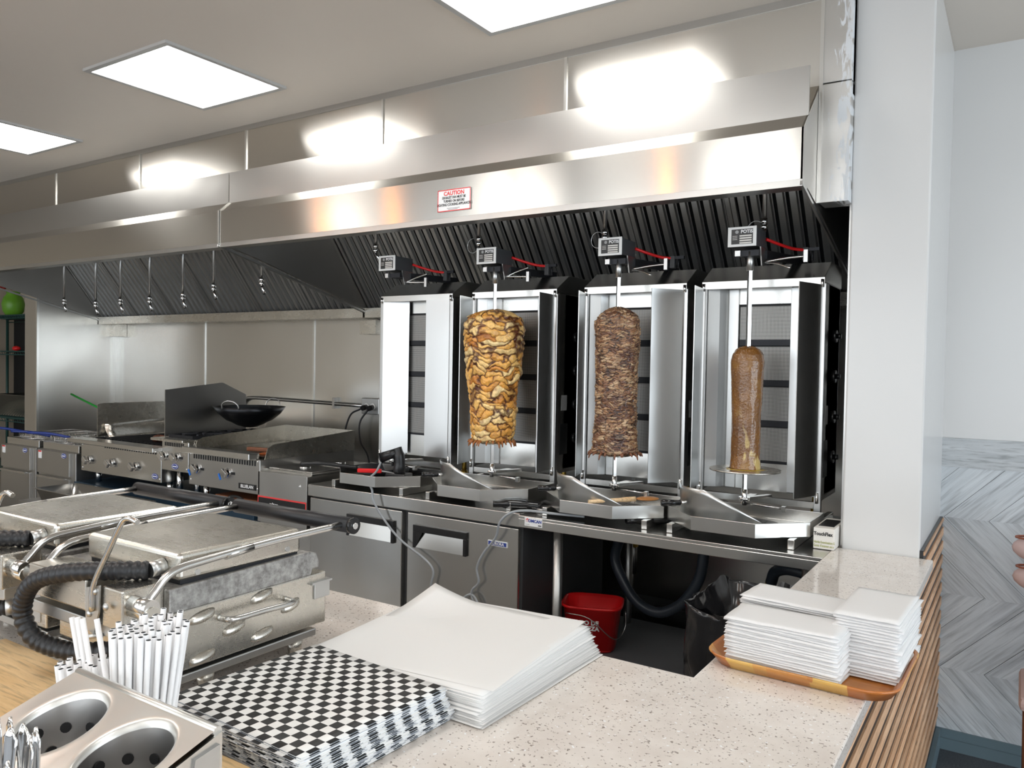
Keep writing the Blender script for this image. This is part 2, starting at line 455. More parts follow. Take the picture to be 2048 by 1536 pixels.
# ---------------------------------------------------------------- ceiling lights
def ceiling_light(cx, cy, label):
    t = thing('ceiling_light', label, 'light', (cx, cy, 2.80), group='square panel lights in the ceiling')
    f = MB(); a, b = .31, .285
    f.box(-a,a,-a,-b,-.012,.0).box(-a,a,b,a,-.012,0).box(-a,-b,-b,b,-.012,0).box(b,a,-b,b,-.012,0)
    f.build('frame','frame_grey',t,world=False)
    MB().box(-b,b,-b,b,-.008,-.001).build('diffuser','panel_glow',t,world=False)
LX = [-5.01,-3.24,-1.46,.31,2.08]
for yy in (2.21,.2,-1.8,-3.6):
    for x in LX:
        if yy > 2 and x > 0: continue
        lab = 'lit square white panel light flush in the ceiling'
        if yy > 2: lab = {-5.01: 'lit square ceiling panel light farthest from the white column, above the fryers', -3.24: 'lit square ceiling panel light before the joint of the two hoods', -1.46: 'lit square ceiling panel light before the hood with the caution sticker, nearest the column'}[x]
        ceiling_light(x, yy, lab)
# ---------------------------------------------------------------- serving counter
t = thing('serving_counter', 'white speckled quartz serving counter with oak slat front', 'counter', (-.6,1.0,0))
ct = MB().prism([(-3.3,.28,.88),(-.223,.28,.88),(-.223,2.845,.88),(-.521,2.845,.88),(-.521,1.469,.88),(-3.3,1.469,.88)],(0,0,.03)).build('countertop','quartz',t,bevel=.003)
MB().prism([(-3.28,.33,0),(-.262,.33,0),(-.262,2.845,0),(-.49,2.845,0),(-.49,1.43,0),(-3.28,1.43,0)],(0,0,.879)).build('base_cabinet','wall_paint',t)
MB().box(-.2615,-.252,.33,2.85,.08,.879).box(-.2615,-.252,2.851,3.59,.08,.934).build('slat_backing','black_plastic',t)
z = .837; sl = None
while z > .11:
    if sl is None: sl = MB().box(-.252,-.2475,.33,3.59,z-.031,z).build('slat','slat_wood',t); z0_ = z
    else: inst(sl, t, loc=(0,0,z-z0_))
    z -= .0565
MB().box(-.252,-.2475,2.852,3.59,.8935-.031,.8935).build('slat','slat_wood',t)
MB().box(-.252,-.2475,2.852,3.59,.919,.930).build('slat','slat_wood',t)
MB().box(-.262,-.236,.33,3.575,0,.08).build('toe_kick','grey_base',t)
# ---------------------------------------------------------------- hoods
def hood(name, x0, x1, label, nf):
    t = thing(name, label, 'hood', ((x0+x1)/2, 2.6, 2.0))
    W = x1-x0; th = .004
    MB().sheet([(x0,2.6,2.122),(x0,2.6,2.286)], th, (W,0,0)).build('fascia','steel_hood',t)
    MB().sheet([(x0,2.6,2.286),(x0,2.818,2.482)], th, (W,0,0)).build('sloped_top','steel_hood',t)
    MB().prism([(x0,2.602,2.10),(x0,2.66,2.10),(x0,2.66,2.13),(x0,2.602,2.122)], (W,0,0)).build('front_gutter','steel_dark',t)
    MB().box(x0,x1,2.66,2.668,2.10,2.5).build('inner_front','steel_dark',t)
    # end panels: lower edge falls towards the back wall
    prof = [(2.6,2.122),(2.6,2.286),(2.818,2.482),(3.84,2.482),(3.84,1.81),(2.82,2.076)]
    for x in (x0, x1-.006):
        MB().prism([(x,a,b) for a,b in prof],(.006,0,0)).build('end_panel','steel_dark',t)
        MB().sheet([(x-.001,2.6,2.116),(x-.001,3.84,1.804)],.012,(.008,0,0)).build('end_hem','galv',t)
    MB().box(x0+.006,x1-.006,2.83,3.84,2.476,2.482).build('roof_sheet','steel_dark',t)
    # grease trough along the wall
    MB().prism([(x0+.006,3.845,1.80),(x0+.006,3.68,1.80),(x0+.006,3.68,1.86),(x0+.006,3.69,1.86),(x0+.006,3.69,1.81),(x0+.006,3.845,1.81)],(W-.012,0,0)).build('grease_trough','steel_worn',t)
    # baffle filters
    A = Vector((0,3.75,1.835)); B = Vector((0,3.27,2.47)); d = (B-A).normalized(); L = (B-A).length
    nrm = Vector((0,-d.z,d.y)) if True else None
    if nrm.y > 0: nrm = -nrm
    fw = (W-.02)/nf; first = None; bafm = None
    for i in range(nf):
        xa = x0+.01+i*fw
        m = MB()
        fo = .0
        for a, b in ((xa+.002,xa+.022),(xa+fw-.022,xa+fw-.002)):
            m.prism([Vector((a,0,0))+A+nrm*.0, Vector((b,0,0))+A, Vector((b,0,0))+B, Vector((a,0,0))+B], nrm*.02)
        for s0, s1 in ((0,.02),(L-.02,L)):
            m.prism([Vector((xa+.022,0,0))+A+d*s0, Vector((xa+fw-.022,0,0))+A+d*s0, Vector((xa+fw-.022,0,0))+A+d*s1, Vector((xa+.022,0,0))+A+d*s1], nrm*.02)
        f = m.build('filter','steel_filter',t)
        # dark sheet behind the baffles
        nb = 8; p = (fw-.044)/nb
        for j in range(nb):
            xc = xa+.022+(j+.5)*p
            if bafm is None:
                m = MB(); w = p*.36
                q = [(-w,.002),(-w,.0),(-w*.55,.0),(-w*.55,.016),(w*.55,.016),(w*.55,0),(w,0),(w,.002),(w*.62,.002),(w*.62,.018),(-w*.62,.018),(-w*.62,.002)]
                q = [(-w,.004),(-w,.0),(-w*.72,.0),(-w*.5,.014),(w*.5,.014),(w*.72,0),(w,0),(w,.004),(w*.78,.004),(w*.58,.019),(-w*.58,.019),(-w*.78,.004)]
                m.prism([Vector((a,0,0))+d*.02+nrm*b for a,b in q], d*(L-.04))
                b0 = m.build('baffle','steel_filter',f,world=False)
                b0.location = Vector((xc,A.y,A.z))-origin(t); bafm = b0
            else:
                inst(bafm, f, loc=Vector((xc,A.y,A.z))-origin(t))
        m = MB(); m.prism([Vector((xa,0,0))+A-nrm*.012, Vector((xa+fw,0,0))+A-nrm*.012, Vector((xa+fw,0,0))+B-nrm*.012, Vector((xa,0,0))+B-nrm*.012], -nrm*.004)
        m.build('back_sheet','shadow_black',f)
    return t
hr = hood('exhaust_hood', -3.527, -.603, 'stainless exhaust hood with a caution sticker, above the rotisserie grills', 6)
hl = hood('exhaust_hood', -6.608, -3.533, 'stainless exhaust hood above the fryers and the griddle', 6)
MB().box(-3.536,-3.524,2.594,2.602,2.116,2.29).build('joint_strip','seam_light',hr)
MB().bar((-3.53,2.598,2.288),(-3.53,2.816,2.484),.012,.006).build('joint_strip','seam_light',hr)
# caution sticker on the fascia
sx0, sx1, sz0, sz1 = -2.075,-1.905,2.147,2.237
st = MB().box(sx0,sx1,2.5945,2.5965,sz0,sz1).build('caution_sticker','white_label',hr,label='white caution sticker with red border')
b = MB(); e = .0035
for q in ((sx0,sx1,sz0,sz0+e),(sx0,sx1,sz1-e,sz1),(sx0,sx0+e,sz0,sz1),(sx1-e,sx1,sz0,sz1)): b.box(q[0],q[1],2.594,2.5945,q[2],q[3])
b.build('sticker_border','red_print',st)
cxs = (sx0+sx1)/2
text('sticker_text','CAUTION',.0235,'red_print',st,(cxs,2.594,sz1-.017),bold=.0006)
for i,(s_,h_) in enumerate((('EXHAUST FAN MUST BE',.0145),('TURNED ON BEFORE',.0145),('LIGHTING COOKING APPLIANCES',.0145))):
    text('sticker_text',s_,h_,'dark_print',st,(cxs,2.594,sz1-.034-i*.0145),sx=.78,bold=.0003)
b = MB(); b.box(cxs-.035,cxs+.03,2.5938,2.5945,sz0+.011,sz0+.0135); b.box(cxs-.03,cxs+.02,2.5938,2.5945,sz0+.006,sz0+.008); b.build('sticker_text','grey_print',st)
# fire suppression drops
def nozzle(x, y, ztop, zbot, tilt, label, ring=False, group='fire suppression nozzles hanging in the hoods'):
    t = thing('fire_nozzle', label, 'nozzle', (x,y,ztop), group=group)
    MB().cyl((x,y,ztop),(x,y,zbot+.06),.0085,10).build('drop_pipe','galv',t)
    MB().cyl((x,y,zbot+.062),(x,y,zbot+.04),.014,6).ball((x,y,zbot+.03),.015,10).build('swivel','chrome',t)
    e = Vector((x,y,zbot+.03)); f = e+Vector((tilt,0,-.06))
    MB().cyl(e,f,.0095,10,.008).build('nozzle_tip','chrome',t)
    if ring:
        MB().tube([(x-.03+.032*math.cos(a),y-.005,zbot+.02+.034*math.sin(a)) for a in np.linspace(0,2*PI,20)[:-1]],.0018,5,True).build('wire_ring','galv',t)
for i,(x,zb) in enumerate(((-5.74,1.90),(-5.33,1.87),(-5.03,1.88),(-4.70,1.88),(-4.35,1.89),(-4.05,1.935),(-3.57,1.95))):
    if i == 6: x = -3.62
    nozzle(x,2.95,2.475,zb-.03,.025,['fire nozzle on a long pipe above the left fryer','fire nozzle on a long pipe, second from the hood end panel above the fryers','fire nozzle on a long pipe above the charbroiler, third from the hood end panel','fire nozzle on a long pipe above the charbroiler, fourth from the hood end panel','fire nozzle on a long pipe above the hotplate','fire nozzle on a short pipe above the griddle','short fire nozzle beside the hood partition'][i])
for i,(x,zb,tl) in enumerate(((-2.80,2.06,.03),(-2.15,2.05,.015),(-1.495,2.03,.02),(-.83,2.02,-.005))):
    nozzle(x,3.0,2.475,zb,tl,'steel fire nozzle hanging above the '+['grill without meat','chicken grill','dark beef grill','smooth brown cone grill'][i],ring=i>0)
# ---------------------------------------------------------------- rotisserie (doner) grills
def perf_mat():
    m = mat('burner_mesh', (.2,.195,.185), .45, .8); k = N(m)
    tc = k.n('ShaderNodeTexCoord'); mp = k.n('ShaderNodeMapping'); k.l(tc.outputs['Object'], mp.inputs[0]); mp.inputs['Scale'].default_value = (1,0,1)
    v = k.n('ShaderNodeTexVoronoi'); v.inputs['Scale'].default_value = 190; v.inputs['Randomness'].default_value = 0.0
    k.l(mp.outputs[0], v.inputs['Vector'])
    f = k.ramp(v.outputs['Distance'], [(.3, gray(1)), (.42, gray(0))])
    c = k.mix((.42,.41,.39), (.05,.05,.05), f)
    k.out(c)
perf_mat()
mat('motor_label', (.006,.006,.007), .3)
mat('tray_inside', (.1,.1,.1), .3, .9)
def oct_(x, f, d, b, ch): return [(-ch,f),(ch,f),(x,f+(x-ch)*d),(x,b),(-x,b),(-x,f+(x-ch)*d)]
def doner(cx, lw, rw, label, lever):
    t = thing('rotisserie_grill', label, 'grill', (cx,2.90,.91), group='gas rotisserie grills in a row')
    B = lambda m, n, ma, p=t, **k: m.build(n, ma, p, world=False, **k)
    # base: runners, legs, crossbar
    for s in (-1,1):
        B(MB().box(s*.215-.011,s*.215+.011,-.19,.46,0,.033),'runner','steel',bevel=.002)
        B(MB().box(s*.225-.0125,s*.225+.0125,.150,.175,.033,.925),'leg','steel_vert',bevel=.002)
    B(MB().box(-.212,.212,.155,.175,.088,.112),'crossbar','steel')
    B(MB().bar((-.01,.16,.115),(-.005,0,.118),.028,.012),'spit_arm','steel')
    B(MB().bar((.05,.16,.118),(.0,0.01,.122),.02,.012),'spit_arm','steel')
    B(MB().cyl((0,0,.10),(0,0,.16),.010,12).cyl((0,0,.118),(0,0,.130),.020,14),'spit_socket','chrome')
    B(MB().cyl((.01,-.004,.108),(.145,-.01,.104),.0045,8).box(.138,.152,-.02,.0,.092,.112),'locking_rod','rod_steel')
    # drip tray
    o1 = oct_(.258,-.25,1.0,.12,.112); o2 = [(x*.985,y*.985) for x,y in o1]
    m = MB(); n = 6
    vs = [(x,y,.034) for x,y in o1]+[(x,y,.083) for x,y in o1]+[(x,y,.083) for x,y in o2]+[(x,y,.040) for x,y in o2]
    fs = [tuple(reversed(range(n))), tuple(3*n+i for i in range(n))]
    for a in range(3): fs += [(a*n+i,a*n+(i+1)%n,(a+1)*n+(i+1)%n,(a+1)*n+i) for i in range(n)]
    m.add(vs, fs); tr = B(m,'drip_tray','steel',bevel=.0015)
    m = MB().cyl((.03,-.03,.0405),(.03,-.03,.0412),.11,32); B(m,'drain_plate','tray_inside',tr)
    m = MB()
    for i in range(-4,5):
        for j in range(-4,5):
            if i*i+j*j < 17: m.cyl((.03+i*.022,-.03+j*.022,.0412),(.03+i*.022,-.03+j*.022,.0416),.0045,6)
    B(m,'drain_holes','shadow_black',tr)
    # burner body
    B(MB().box(-.232,.232,.23,.45,.13,.93),'body','steel_dark',bevel=.003)
    for s in (-1,1):
        sp = B(MB().box(s*.229-.003,s*.229+.003,.176,.45,.115,.93),'side_panel','steel_dark')
        a = [(s*.212,.165,.13),(s*.172,.188,.13),(s*.14,.222,.13)]
        B(MB().sheet(a,.0015,(0,0,.79)),'reflector','steel_vert')
        B(MB().box(s*.12-.02,s*.12+.02,.205,.229,.13,.92),'burner_trim','steel_vert',bevel=.002)
    B(MB().box(-.1,.1,.215,.23,.86,.925),'top_plate','steel')
    B(MB().box(-.1,.1,.212,.23,.13,.236),'lower_plate','steel')
    B(MB().box(-.1,.1,.224,.2295,.236,.86),'burner_recess','shadow_black')
    for i in range(4):
        zt = .850-.158*i
        bu = B(MB().box(-.0975,.0975,.217,.224,zt-.13,zt),'burner','burner_mesh')
        B(MB().box(-.0975,.0975,.213,.2175,zt-.153,zt-.131),'burner_bar','black_iron',bu)
    # swinging side doors
    for s, (dx,dy) in ((-1,lw),(1,rw)):
        v = Vector((dx,dy,0)).normalized(); h = Vector((s*.225,.148,.14))
        nrm = Vector((-v.y,v.x,0))*.0015
        p0, p1 = h+v*.008, h+v*.152
        d_ = B(MB().prism([p0+nrm,p1+nrm,p1-nrm,p0-nrm],(0,0,.78)),'side_door','steel_vert')
        for za,zc in ((-.03,.01),(.77,.80)): B(MB().cyl(h+Vector((0,-.003,za)),h+Vector((0,-.003,zc)),.006,8),'hinge_pin','chrome',d_)
    # knobs on the right hand side
    for i in range(4):
        z = .737-.156*i
        k_ = B(MB().cyl((.232,.33,z),(.246,.33,z),.024,18),'knob','black_gloss')
        B(MB().cyl((.246,.33,z),(.262,.33,z),.010,12),'knob_grip','black_gloss',k_)
    B(MB().box(.2325,.2335,.2,.27,.20,.34),'rating_label','black_plastic')
    B(MB().box(.2325,.2335,.21,.26,.40,.47),'warning_label','grey_print')
    B(MB().cyl((.18,.34,.06),(.18,.34,.13),.012,10).cyl((.18,.34,.03),(.18,.34,.06),.018,6),'gas_inlet','brass')
    # cap
    pr = [(.150,.918),(.150,.948),(.262,1.016),(.30,1.016),(.30,.93),(.46,.93),(.46,.925),(.153,.925),(.153,.918)]
    pr = [(.148,.917),(.148,.948),(.262,1.016),(.46,1.016),(.46,.931),(.152,.931),(.152,.917)]
    B(MB().prism([(-.233,a,b) for a,b in pr],(.466,0,0)),'cap','steel',bevel=.0012)
    # motor carried above the spit
    mo = B(MB().box(-.068,.032,-.045,.085,1.052,1.118),'motor','dark_grey',bevel=.002)
    B(MB().box(-.070,.034,-.049,-.045,1.049,1.121),'motor_front','white_plastic',mo,bevel=.001)
    B(MB().box(-.056,.022,-.0505,-.049,1.058,1.112),'motor_label','motor_label',mo)
    text('motor_text','POTIS',.0165,'white_label',mo,(.0,-.051,1.102),bold=.0005,world=False)
    B(MB().lathe([(.0001,0),(.0065,0)],(-.036,-.0508,1.102),14,'Y'),'motor_emblem','grey_print',mo)
    m = MB()
    for i in range(4): m.box(-.026,.018,-.0512,-.0505,1.090-i*.0085-.0052,1.090-i*.0085)
    for i in range(3): m.box(-.052,-.034,-.0512,-.0505,1.088-i*.006-.0016,1.088-i*.006)
    B(m,'motor_fields','cardboard',mo)
    B(MB().prism([(.034,.0,1.052),(.034,.083,1.052),(.034,.07,1.01),(.034,.045,.985),(.034,.02,.985)],(.004,0,0)),'bracket_plate','galv',mo)
    B(MB().box(-.03,.034,-.012,.06,1.018,1.040),'clamp_block','black_iron',mo)
    B(MB().box(-.05,-.03,-.025,-.005,1.018,1.038),'clamp_nut','galv',mo)
    B(MB().bar((.036,.06,1.03),(.12,.33,1.03),.02,.03),'support_arm','black_iron',mo)
    for a, b in lever:
        B(MB().tube(smooth_path([(.04,.03,.998)]+a,4),.0042,7),'lever','rod_steel',mo)
        if b: B(MB().bar(Vector(a[-1])+Vector((0,-.0,-.022)),Vector(a[-1])+Vector((0,0,.022)),.012,.014),'lever_grip','galv',mo)
    B(MB().tube(smooth_path([(.034,.08,1.09),(.07,.12,1.075),(.11,.17,1.062),(.15,.2,1.058)],5),.006,8),'motor_cable','red_plastic',mo)
    B(MB().box(.14,.162,.19,.215,1.017,1.068),'cable_box','dark_grey',mo,bevel=.002)
    B(MB().cyl((.175,.2,1.016),(.175,.2,1.055),.004,8).bar((.15,.2,1.06),(.2,.2,1.06),.012,.012),'clamp_screw','black_iron',mo)
    return t
LV_DOWN = [([(.10,.0,.985),(.15,-.02,.965)],False),([(.12,.03,1.008),(.19,.03,1.012)],True)]
LV_UP = [([(.07,.06,1.02),(.12,.10,1.045)],False),([(.08,.05,.998),(.13,.07,.998)],True)]
XD = [-2.57,-1.985,-1.380,-.850]
doner(XD[3],(.12,-1),(-.33,-.95),'rotisserie grill holding the smooth brown meat cone, next to the white column',LV_DOWN)
doner(XD[2],(.3,-1),(-.6,-.8),'rotisserie grill holding the dark beef stack',LV_DOWN)
doner(XD[1],(.22,-1),(.06,-1),'rotisserie grill holding the golden chicken stack',LV_UP)
doner(XD[0],(.84,.3),(-1,-.02),'rotisserie grill without meat, a frying pan on its tray',LV_UP)
# ---------------------------------------------------------------- meat on spits
def cells(nth, nz, R, H, cw, ch, seed, warp=.35, jitter=.9):
    """stretched cell pattern round a cylinder: returns (edge distance, cell id, F1)"""
    rng = np.random.default_rng(seed); C = 2*PI*R
    nu = max(3, int(round(C/cw))); nv = int(round(H/ch))+2
    pu = []; pv = []
    for j in range(nv):
        off = rng.random()
        for i in range(nu):
            pu.append((i+off+(rng.random()-.5)*jitter)/nu*C); pv.append((j-.5+(rng.random()-.5)*jitter)*ch)
    pu = np.array(pu); pv = np.array(pv)
    th = np.arange(nth)/nth*2*PI; zz = np.linspace(0, H, nz)
    T, Z = np.meshgrid(th, zz)
    def field(f0, n=22):
        a = 0
        for _ in range(n):
            kt = rng.integers(1, f0); kz = rng.normal()*f0*.9/R*.5
            a = a+np.sin(T*kt+Z*kz+rng.random()*6.3)/n**.5
        return a
    w1, w2, w3 = field(8), field(22), field(45)
    wv = sum(np.sin(T*k+p)*np.cos(Z/H*PI*q+p*2)/k for k, q, p in ((3,3,rng.random()*6),(5,6,rng.random()*6),(9,11,rng.random()*6),(17,19,rng.random()*6)))
    Zw = Z+wv*ch*warp*.6+w1*ch*.38+w2*ch*.16+w3*ch*.06; Uw = T*R+field(9)*cw*.18+field(26)*cw*.08
    f1 = np.full(T.shape, 9.); f2 = np.full(T.shape, 9.); idx = np.zeros(T.shape, int)
    ang = (rng.random(len(pu))-.5)*.5
    for k in range(len(pu)):
        du = (Uw-pu[k]+C/2) % C-C/2; dv = Zw-pv[k]
        ca, sa = math.cos(ang[k]), math.sin(ang[k])
        a = (du*ca+dv*sa)/cw; b = (dv*ca-du*sa)/ch
        d = np.sqrt(a*a+b*b)
        upd = d < f1
        f2 = np.where(upd, f1, np.minimum(f2, d)); idx = np.where(upd, k, idx); f1 = np.where(upd, d, f1)
    lowf = field(7)
    return (f2-f1)*(1+.55*np.clip(lowf,-1.5,1.5)), idx, f1, T, Z
def meat_mesh(name, prof, nth, nz, cw, ch, seed, amp, cellamp, fine, band=False, lowamp=.006):
    """prof: list of (h 0..1, radius); closed body with displaced flesh"""
    H = prof[-1][0]; R = max(r for _, r in prof)
    e, idx, f1, T, Z = cells(nth, nz, R, H, cw, ch, seed)
    hs = np.array([p[0] for p in prof]); rs = np.array([p[1] for p in prof])
    r = np.interp(Z, hs, rs)
    rng = np.random.default_rng(seed+1); tone = rng.random(idx.max()+1)
    bulge = np.clip(e*1.6, 0, 1)**.6
    low = np.zeros(T.shape); fn = np.zeros(T.shape)
    X0, Y0 = np.cos(T), np.sin(T)
    for j in range(nz):
        for i in range(nth):
            p = Vector((X0[j,i]*3.2, Y0[j,i]*3.2, Z[j,i]*18))
            low[j,i] = noise.noise(p)
            fn[j,i] = noise.noise(Vector((X0[j,i]*R*190, Y0[j,i]*R*190, Z[j,i]*260)))
    r = r+amp*(bulge-.6)+cellamp*(tone[idx]-.5)+low*lowamp+fn*fine
    r = np.maximum(r, .004)
    x, y = X0*r, Y0*r
    z = Z+fn*fine*.6+(tone[idx]-.5)*.004
    vs = np.stack([x, y, z], -1).reshape(-1, 3)
    n = nth; fs = []
    for j in range(nz-1):
        for i in range(n): fs.append((j*n+i, j*n+(i+1) % n, (j+1)*n+(i+1) % n, (j+1)*n+i))
    V = [tuple(v) for v in vs]; V += [(0,0,float(z[0].mean())),(0,0,float(z[-1].mean()))]
    b = len(V)-2
    fs += [(b, (i+1) % n, i) for i in range(n)]; o = (nz-1)*n
    fs += [(b+1, o+i, o+(i+1) % n) for i in range(n)]
    me = bpy.data.meshes.new(name); me.from_pydata(V, [], fs); me.update()
    me.polygons.foreach_set('use_smooth', [True]*len(fs))
    if band: e = e*(1-.8*np.exp(-((Z-.545)/.028)**2)*(.5+.5*np.sin(T*3+Z*40)))
    for nm, arr in (('edge', np.clip(e*2.2, 0, 1)), ('tone', tone[idx])):
        at = me.attributes.new(nm, 'FLOAT', 'POINT'); at.data.foreach_set('value', np.concatenate([arr.reshape(-1), [.5,.5]]).astype(np.float32))
    return me
def meat_mat(name, edge_stops, tone_stops, char, rough, coat=.15, nsc=60, spots=None, bs=.3):
    m = mat(name, (.5,.3,.1), rough, 0, .5, coat); k = N(m)
    e = k.n('ShaderNodeAttribute', attribute_name='edge'); t_ = k.n('ShaderNodeAttribute', attribute_name='tone')
    co = k.coord(); n = k.noise(co, nsc, 4, .65); n2 = k.noise(co, 14, 3, .6)
    c = k.ramp(t_.outputs['Fac'], tone_stops)
    c = k.mix(c, k.ramp(n, [(.3, gray(.55)), (.6, gray(1.05))]), .8, 'MULTIPLY')
    ma = k.n('ShaderNodeMath', operation='MULTIPLY_ADD'); k.l(n, ma.inputs[0]); ma.inputs[1].default_value = .55
    k.l(e.outputs['Fac'], ma.inputs[2])
    su = k.n('ShaderNodeMath', operation='SUBTRACT'); k.l(ma.outputs[0], su.inputs[0]); su.inputs[1].default_value = .28
    f = k.ramp(su.outputs[0], edge_stops)
    c = k.mix(char, c, f)
    if spots: c = k.mix(c, spots[0], k.ramp(n2, [(spots[1], gray(0)), (spots[1]+.12, gray(spots[2]))]))
    k.out(c, None, k.bump(n, bs, .004)); return m
meat_mat('chicken', [(.0,gray(0)),(.16,gray(.3)),(.38,gray(1))], [(.0,(.62,.23,.035)),(.3,(.86,.42,.085)),(.7,(.93,.55,.16)),(1.,(.96,.72,.35))], (.075,.014,.004), .34, .12, 55, ((.20,.05,.015),.57,.7), .25)
meat_mat('beef', [(.0,gray(0)),(.24,gray(.5)),(.5,gray(1))], [(.0,(.13,.05,.025)),(.35,(.29,.135,.065)),(.7,(.47,.27,.135)),(1.,(.62,.43,.26))], (.02,.009,.008), .28, .35, 130, ((.07,.025,.022),.52,.6), .4)
def spit(cx, prof, zb, me, ma, label, disk):
    t = thing('doner_spit', label, 'meat', (cx,2.90,.91+.13))
    z0 = zb-(.91+.13)
    o = bpy.data.objects.new('meat', me); COL.objects.link(o); o.parent = t; o.location = (0,0,z0); me.materials.append(M[ma])
    R45 = Matrix.Rotation(PI/4,3,'Z')
    top = prof[-1][0]+z0
    MB().obox((0,0,(.03+z0)/2),(.012,.012,z0-.03),R45).build('spit_rod','rod_steel',t,world=False)
    MB().obox((0,0,(top-.02+.835)/2),(.013,.013,.835-top+.02),R45).build('spit_rod','rod_steel',t,world=False)
    MB().cyl((0,0,.835),(0,0,.905),.0125,12).build('rod_sleeve','galv',t,world=False)
    MB().cyl((0,0,z0-.006),(0,0,z0-.001),disk,40).build('base_disk','steel_worn',t,world=False)
    return t
p2_ = [(0,.07),(.012,.090),(.05,.096),(.2,.108),(.4,.129),(.48,.136),(.53,.134),(.558,.118),(.575,.092),(.588,.055),(.596,.006)]
me = meat_mesh('chicken_meat', p2_, 320, 320, .088, .0265, 3, .009, .009, .0016, True)
spit(XD[1], p2_, 1.165, me, 'chicken', 'tall golden charred chicken doner stack, wider at the top, on a spit', .05)
p3_ = [(0,.078),(.012,.095),(.03,.091),(.1,.085),(.3,.083),(.42,.086),(.50,.0915),(.54,.090),(.565,.075),(.582,.052),(.592,.028),(.598,.006)]
me = meat_mesh('beef_meat', p3_, 340, 380, .032, .0075, 11, .0045, .005, .0018)
spit(XD[2], p3_, 1.158, me, 'beef', 'dark brown shredded beef doner stack on a spit', .06)
p4_ = [(0,.0565),(.01,.0555),(.05,.052),(.2,.0525),(.34,.0575),(.395,.0605),(.422,.055),(.44,.043),(.45,.024),(.453,.006)]
me = meat_mesh('smooth_meat', p4_, 160, 180, .05, .05, 5, .0003, .0, .0009, False, .0015)
def smooth_meat():
    m = mat('paste', (.24,.11,.03), .2, 0, .6, .6); k = N(m); co = k.coord()
    n = k.noise(co, 170, 3, .6); n2 = k.noise(co, 9, 4, .6); n3 = k.noise(k.coord((1,1,.35)), 26, 2, .5)
    c = k.ramp(n2, [(.3, (.12,.043,.008)), (.55, (.22,.09,.015)), (.75, (.34,.18,.03))])
    c = k.mix(c, (.62,.40,.17), k.ramp(n, [(.62, gray(0)), (.7, gray(.6))]))
    tc = k.n('ShaderNodeTexCoord'); sp = k.n('ShaderNodeSeparateXYZ'); k.l(tc.outputs['Object'], sp.inputs[0])
    low = k.ramp(sp.outputs[2], [(.02, gray(1)), (.24, gray(0))])
    blob = k.ramp(n3, [(.62, gray(0)), (.66, gray(1))])
    mm = k.n('ShaderNodeMath', operation='MULTIPLY'); k.l(low, mm.inputs[0]); k.l(blob, mm.inputs[1])
    c = k.mix(c, (.62,.45,.16), mm.outputs[0])
    k.out(c, None, k.bump(n, .5, .005)); return m
smooth_meat()
sp4 = spit(XD[3], p4_, 1.145, me, 'paste', 'slim smooth glossy brown meat cone on a spit with a wide round disk', .128)
def grease(u, v):
    a = u*2*PI; r = .06+.012*v*(1+.25*math.sin(a*5)+.2*math.sin(a*3+1)); return (r*math.cos(a), r*math.sin(a), .1065-.002*v)
mat('grease', (.55,.38,.05), .15, 0, .5, .4)
MB().grid(grease, 40, 3, True, True).build('grease_ring','grease',sp4,world=False)
# loose shreds hanging at the base of the stacks
for cx, zb, ma, rr, sd in ((XD[1],1.165,'chicken_skin',.094,1),(XD[2],1.158,'beef_skin',.093,2)):
    if ma not in M: mat(ma, (.35,.12,.03) if sd == 1 else (.2,.08,.04), .4)
    random.seed(sd); m = MB()
    for i in range(26):
        a = i/26*2*PI+random.uniform(-.1,.1); r = rr+random.uniform(-.004,.004); l = random.uniform(.008,.026)
        p = Vector((cx+r*math.cos(a), 2.9+r*math.sin(a), zb+.012)); q = p+Vector((math.cos(a)*random.uniform(.004,.02), math.sin(a)*random.uniform(.004,.02), -l*.5)); w = q+Vector((math.cos(a)*.004,math.sin(a)*.004,-l*.7))
        m.tube([p,q,w],[.006,.0045,.002],6)
    par = [o for o in bpy.data.objects if o.name.startswith('doner_spit') and abs(o.location.x-cx) < .01][0]
    o = m.build('loose_shreds',ma,par); o['kind'] = 'stuff'
# ---------------------------------------------------------------- catch shields with black handles
def shield(cx, label):
    t = thing('catch_shield', label, 'shield', (cx,2.9,.91+.043), group='curved steel catch shields with black handles')
    def fn(u, v):
        a = math.radians(203)+u*math.radians(118); r = .178
        top = .128 if u < .46 else .128-.105*((u-.46)/.54)**1.1
        h = v*max(top,.012)
        rr = r+.012*v
        return (rr*math.cos(a)-.045, rr*math.sin(a)-.012, h)
    o = MB().grid(fn, 40, 8).build('shield','steel_vert',t,world=False,solid=.0016)
    a = math.radians(225); p = Vector((.180*math.cos(a)-.045,.180*math.sin(a)-.012,.066)); d = Vector((-.86,-.5,-.04)).normalized()
    MB().cyl(p,p+d*.02,.006,10).build('handle_stem','chrome',t,world=False)
    MB().lathe([(.001,0),(.0095,0),(.0095,.03),(.0125,.06),(.0135,.075),(.012,.082),(.001,.083)],(0,0,0),14)
    m = MB(); m.cyl(p+d*.02,p+d*.085,.0095,14,.0135).cyl(p+d*.085,p+d*.092,.0135,14,.010)
    m.build('handle','black_gloss',t,world=False)
for i, s in ((1,'under the chicken stack'),(2,'under the dark beef stack'),(3,'under the smooth brown cone')):
    shield(XD[i], 'curved steel catch shield with a black handle on the tray '+s)
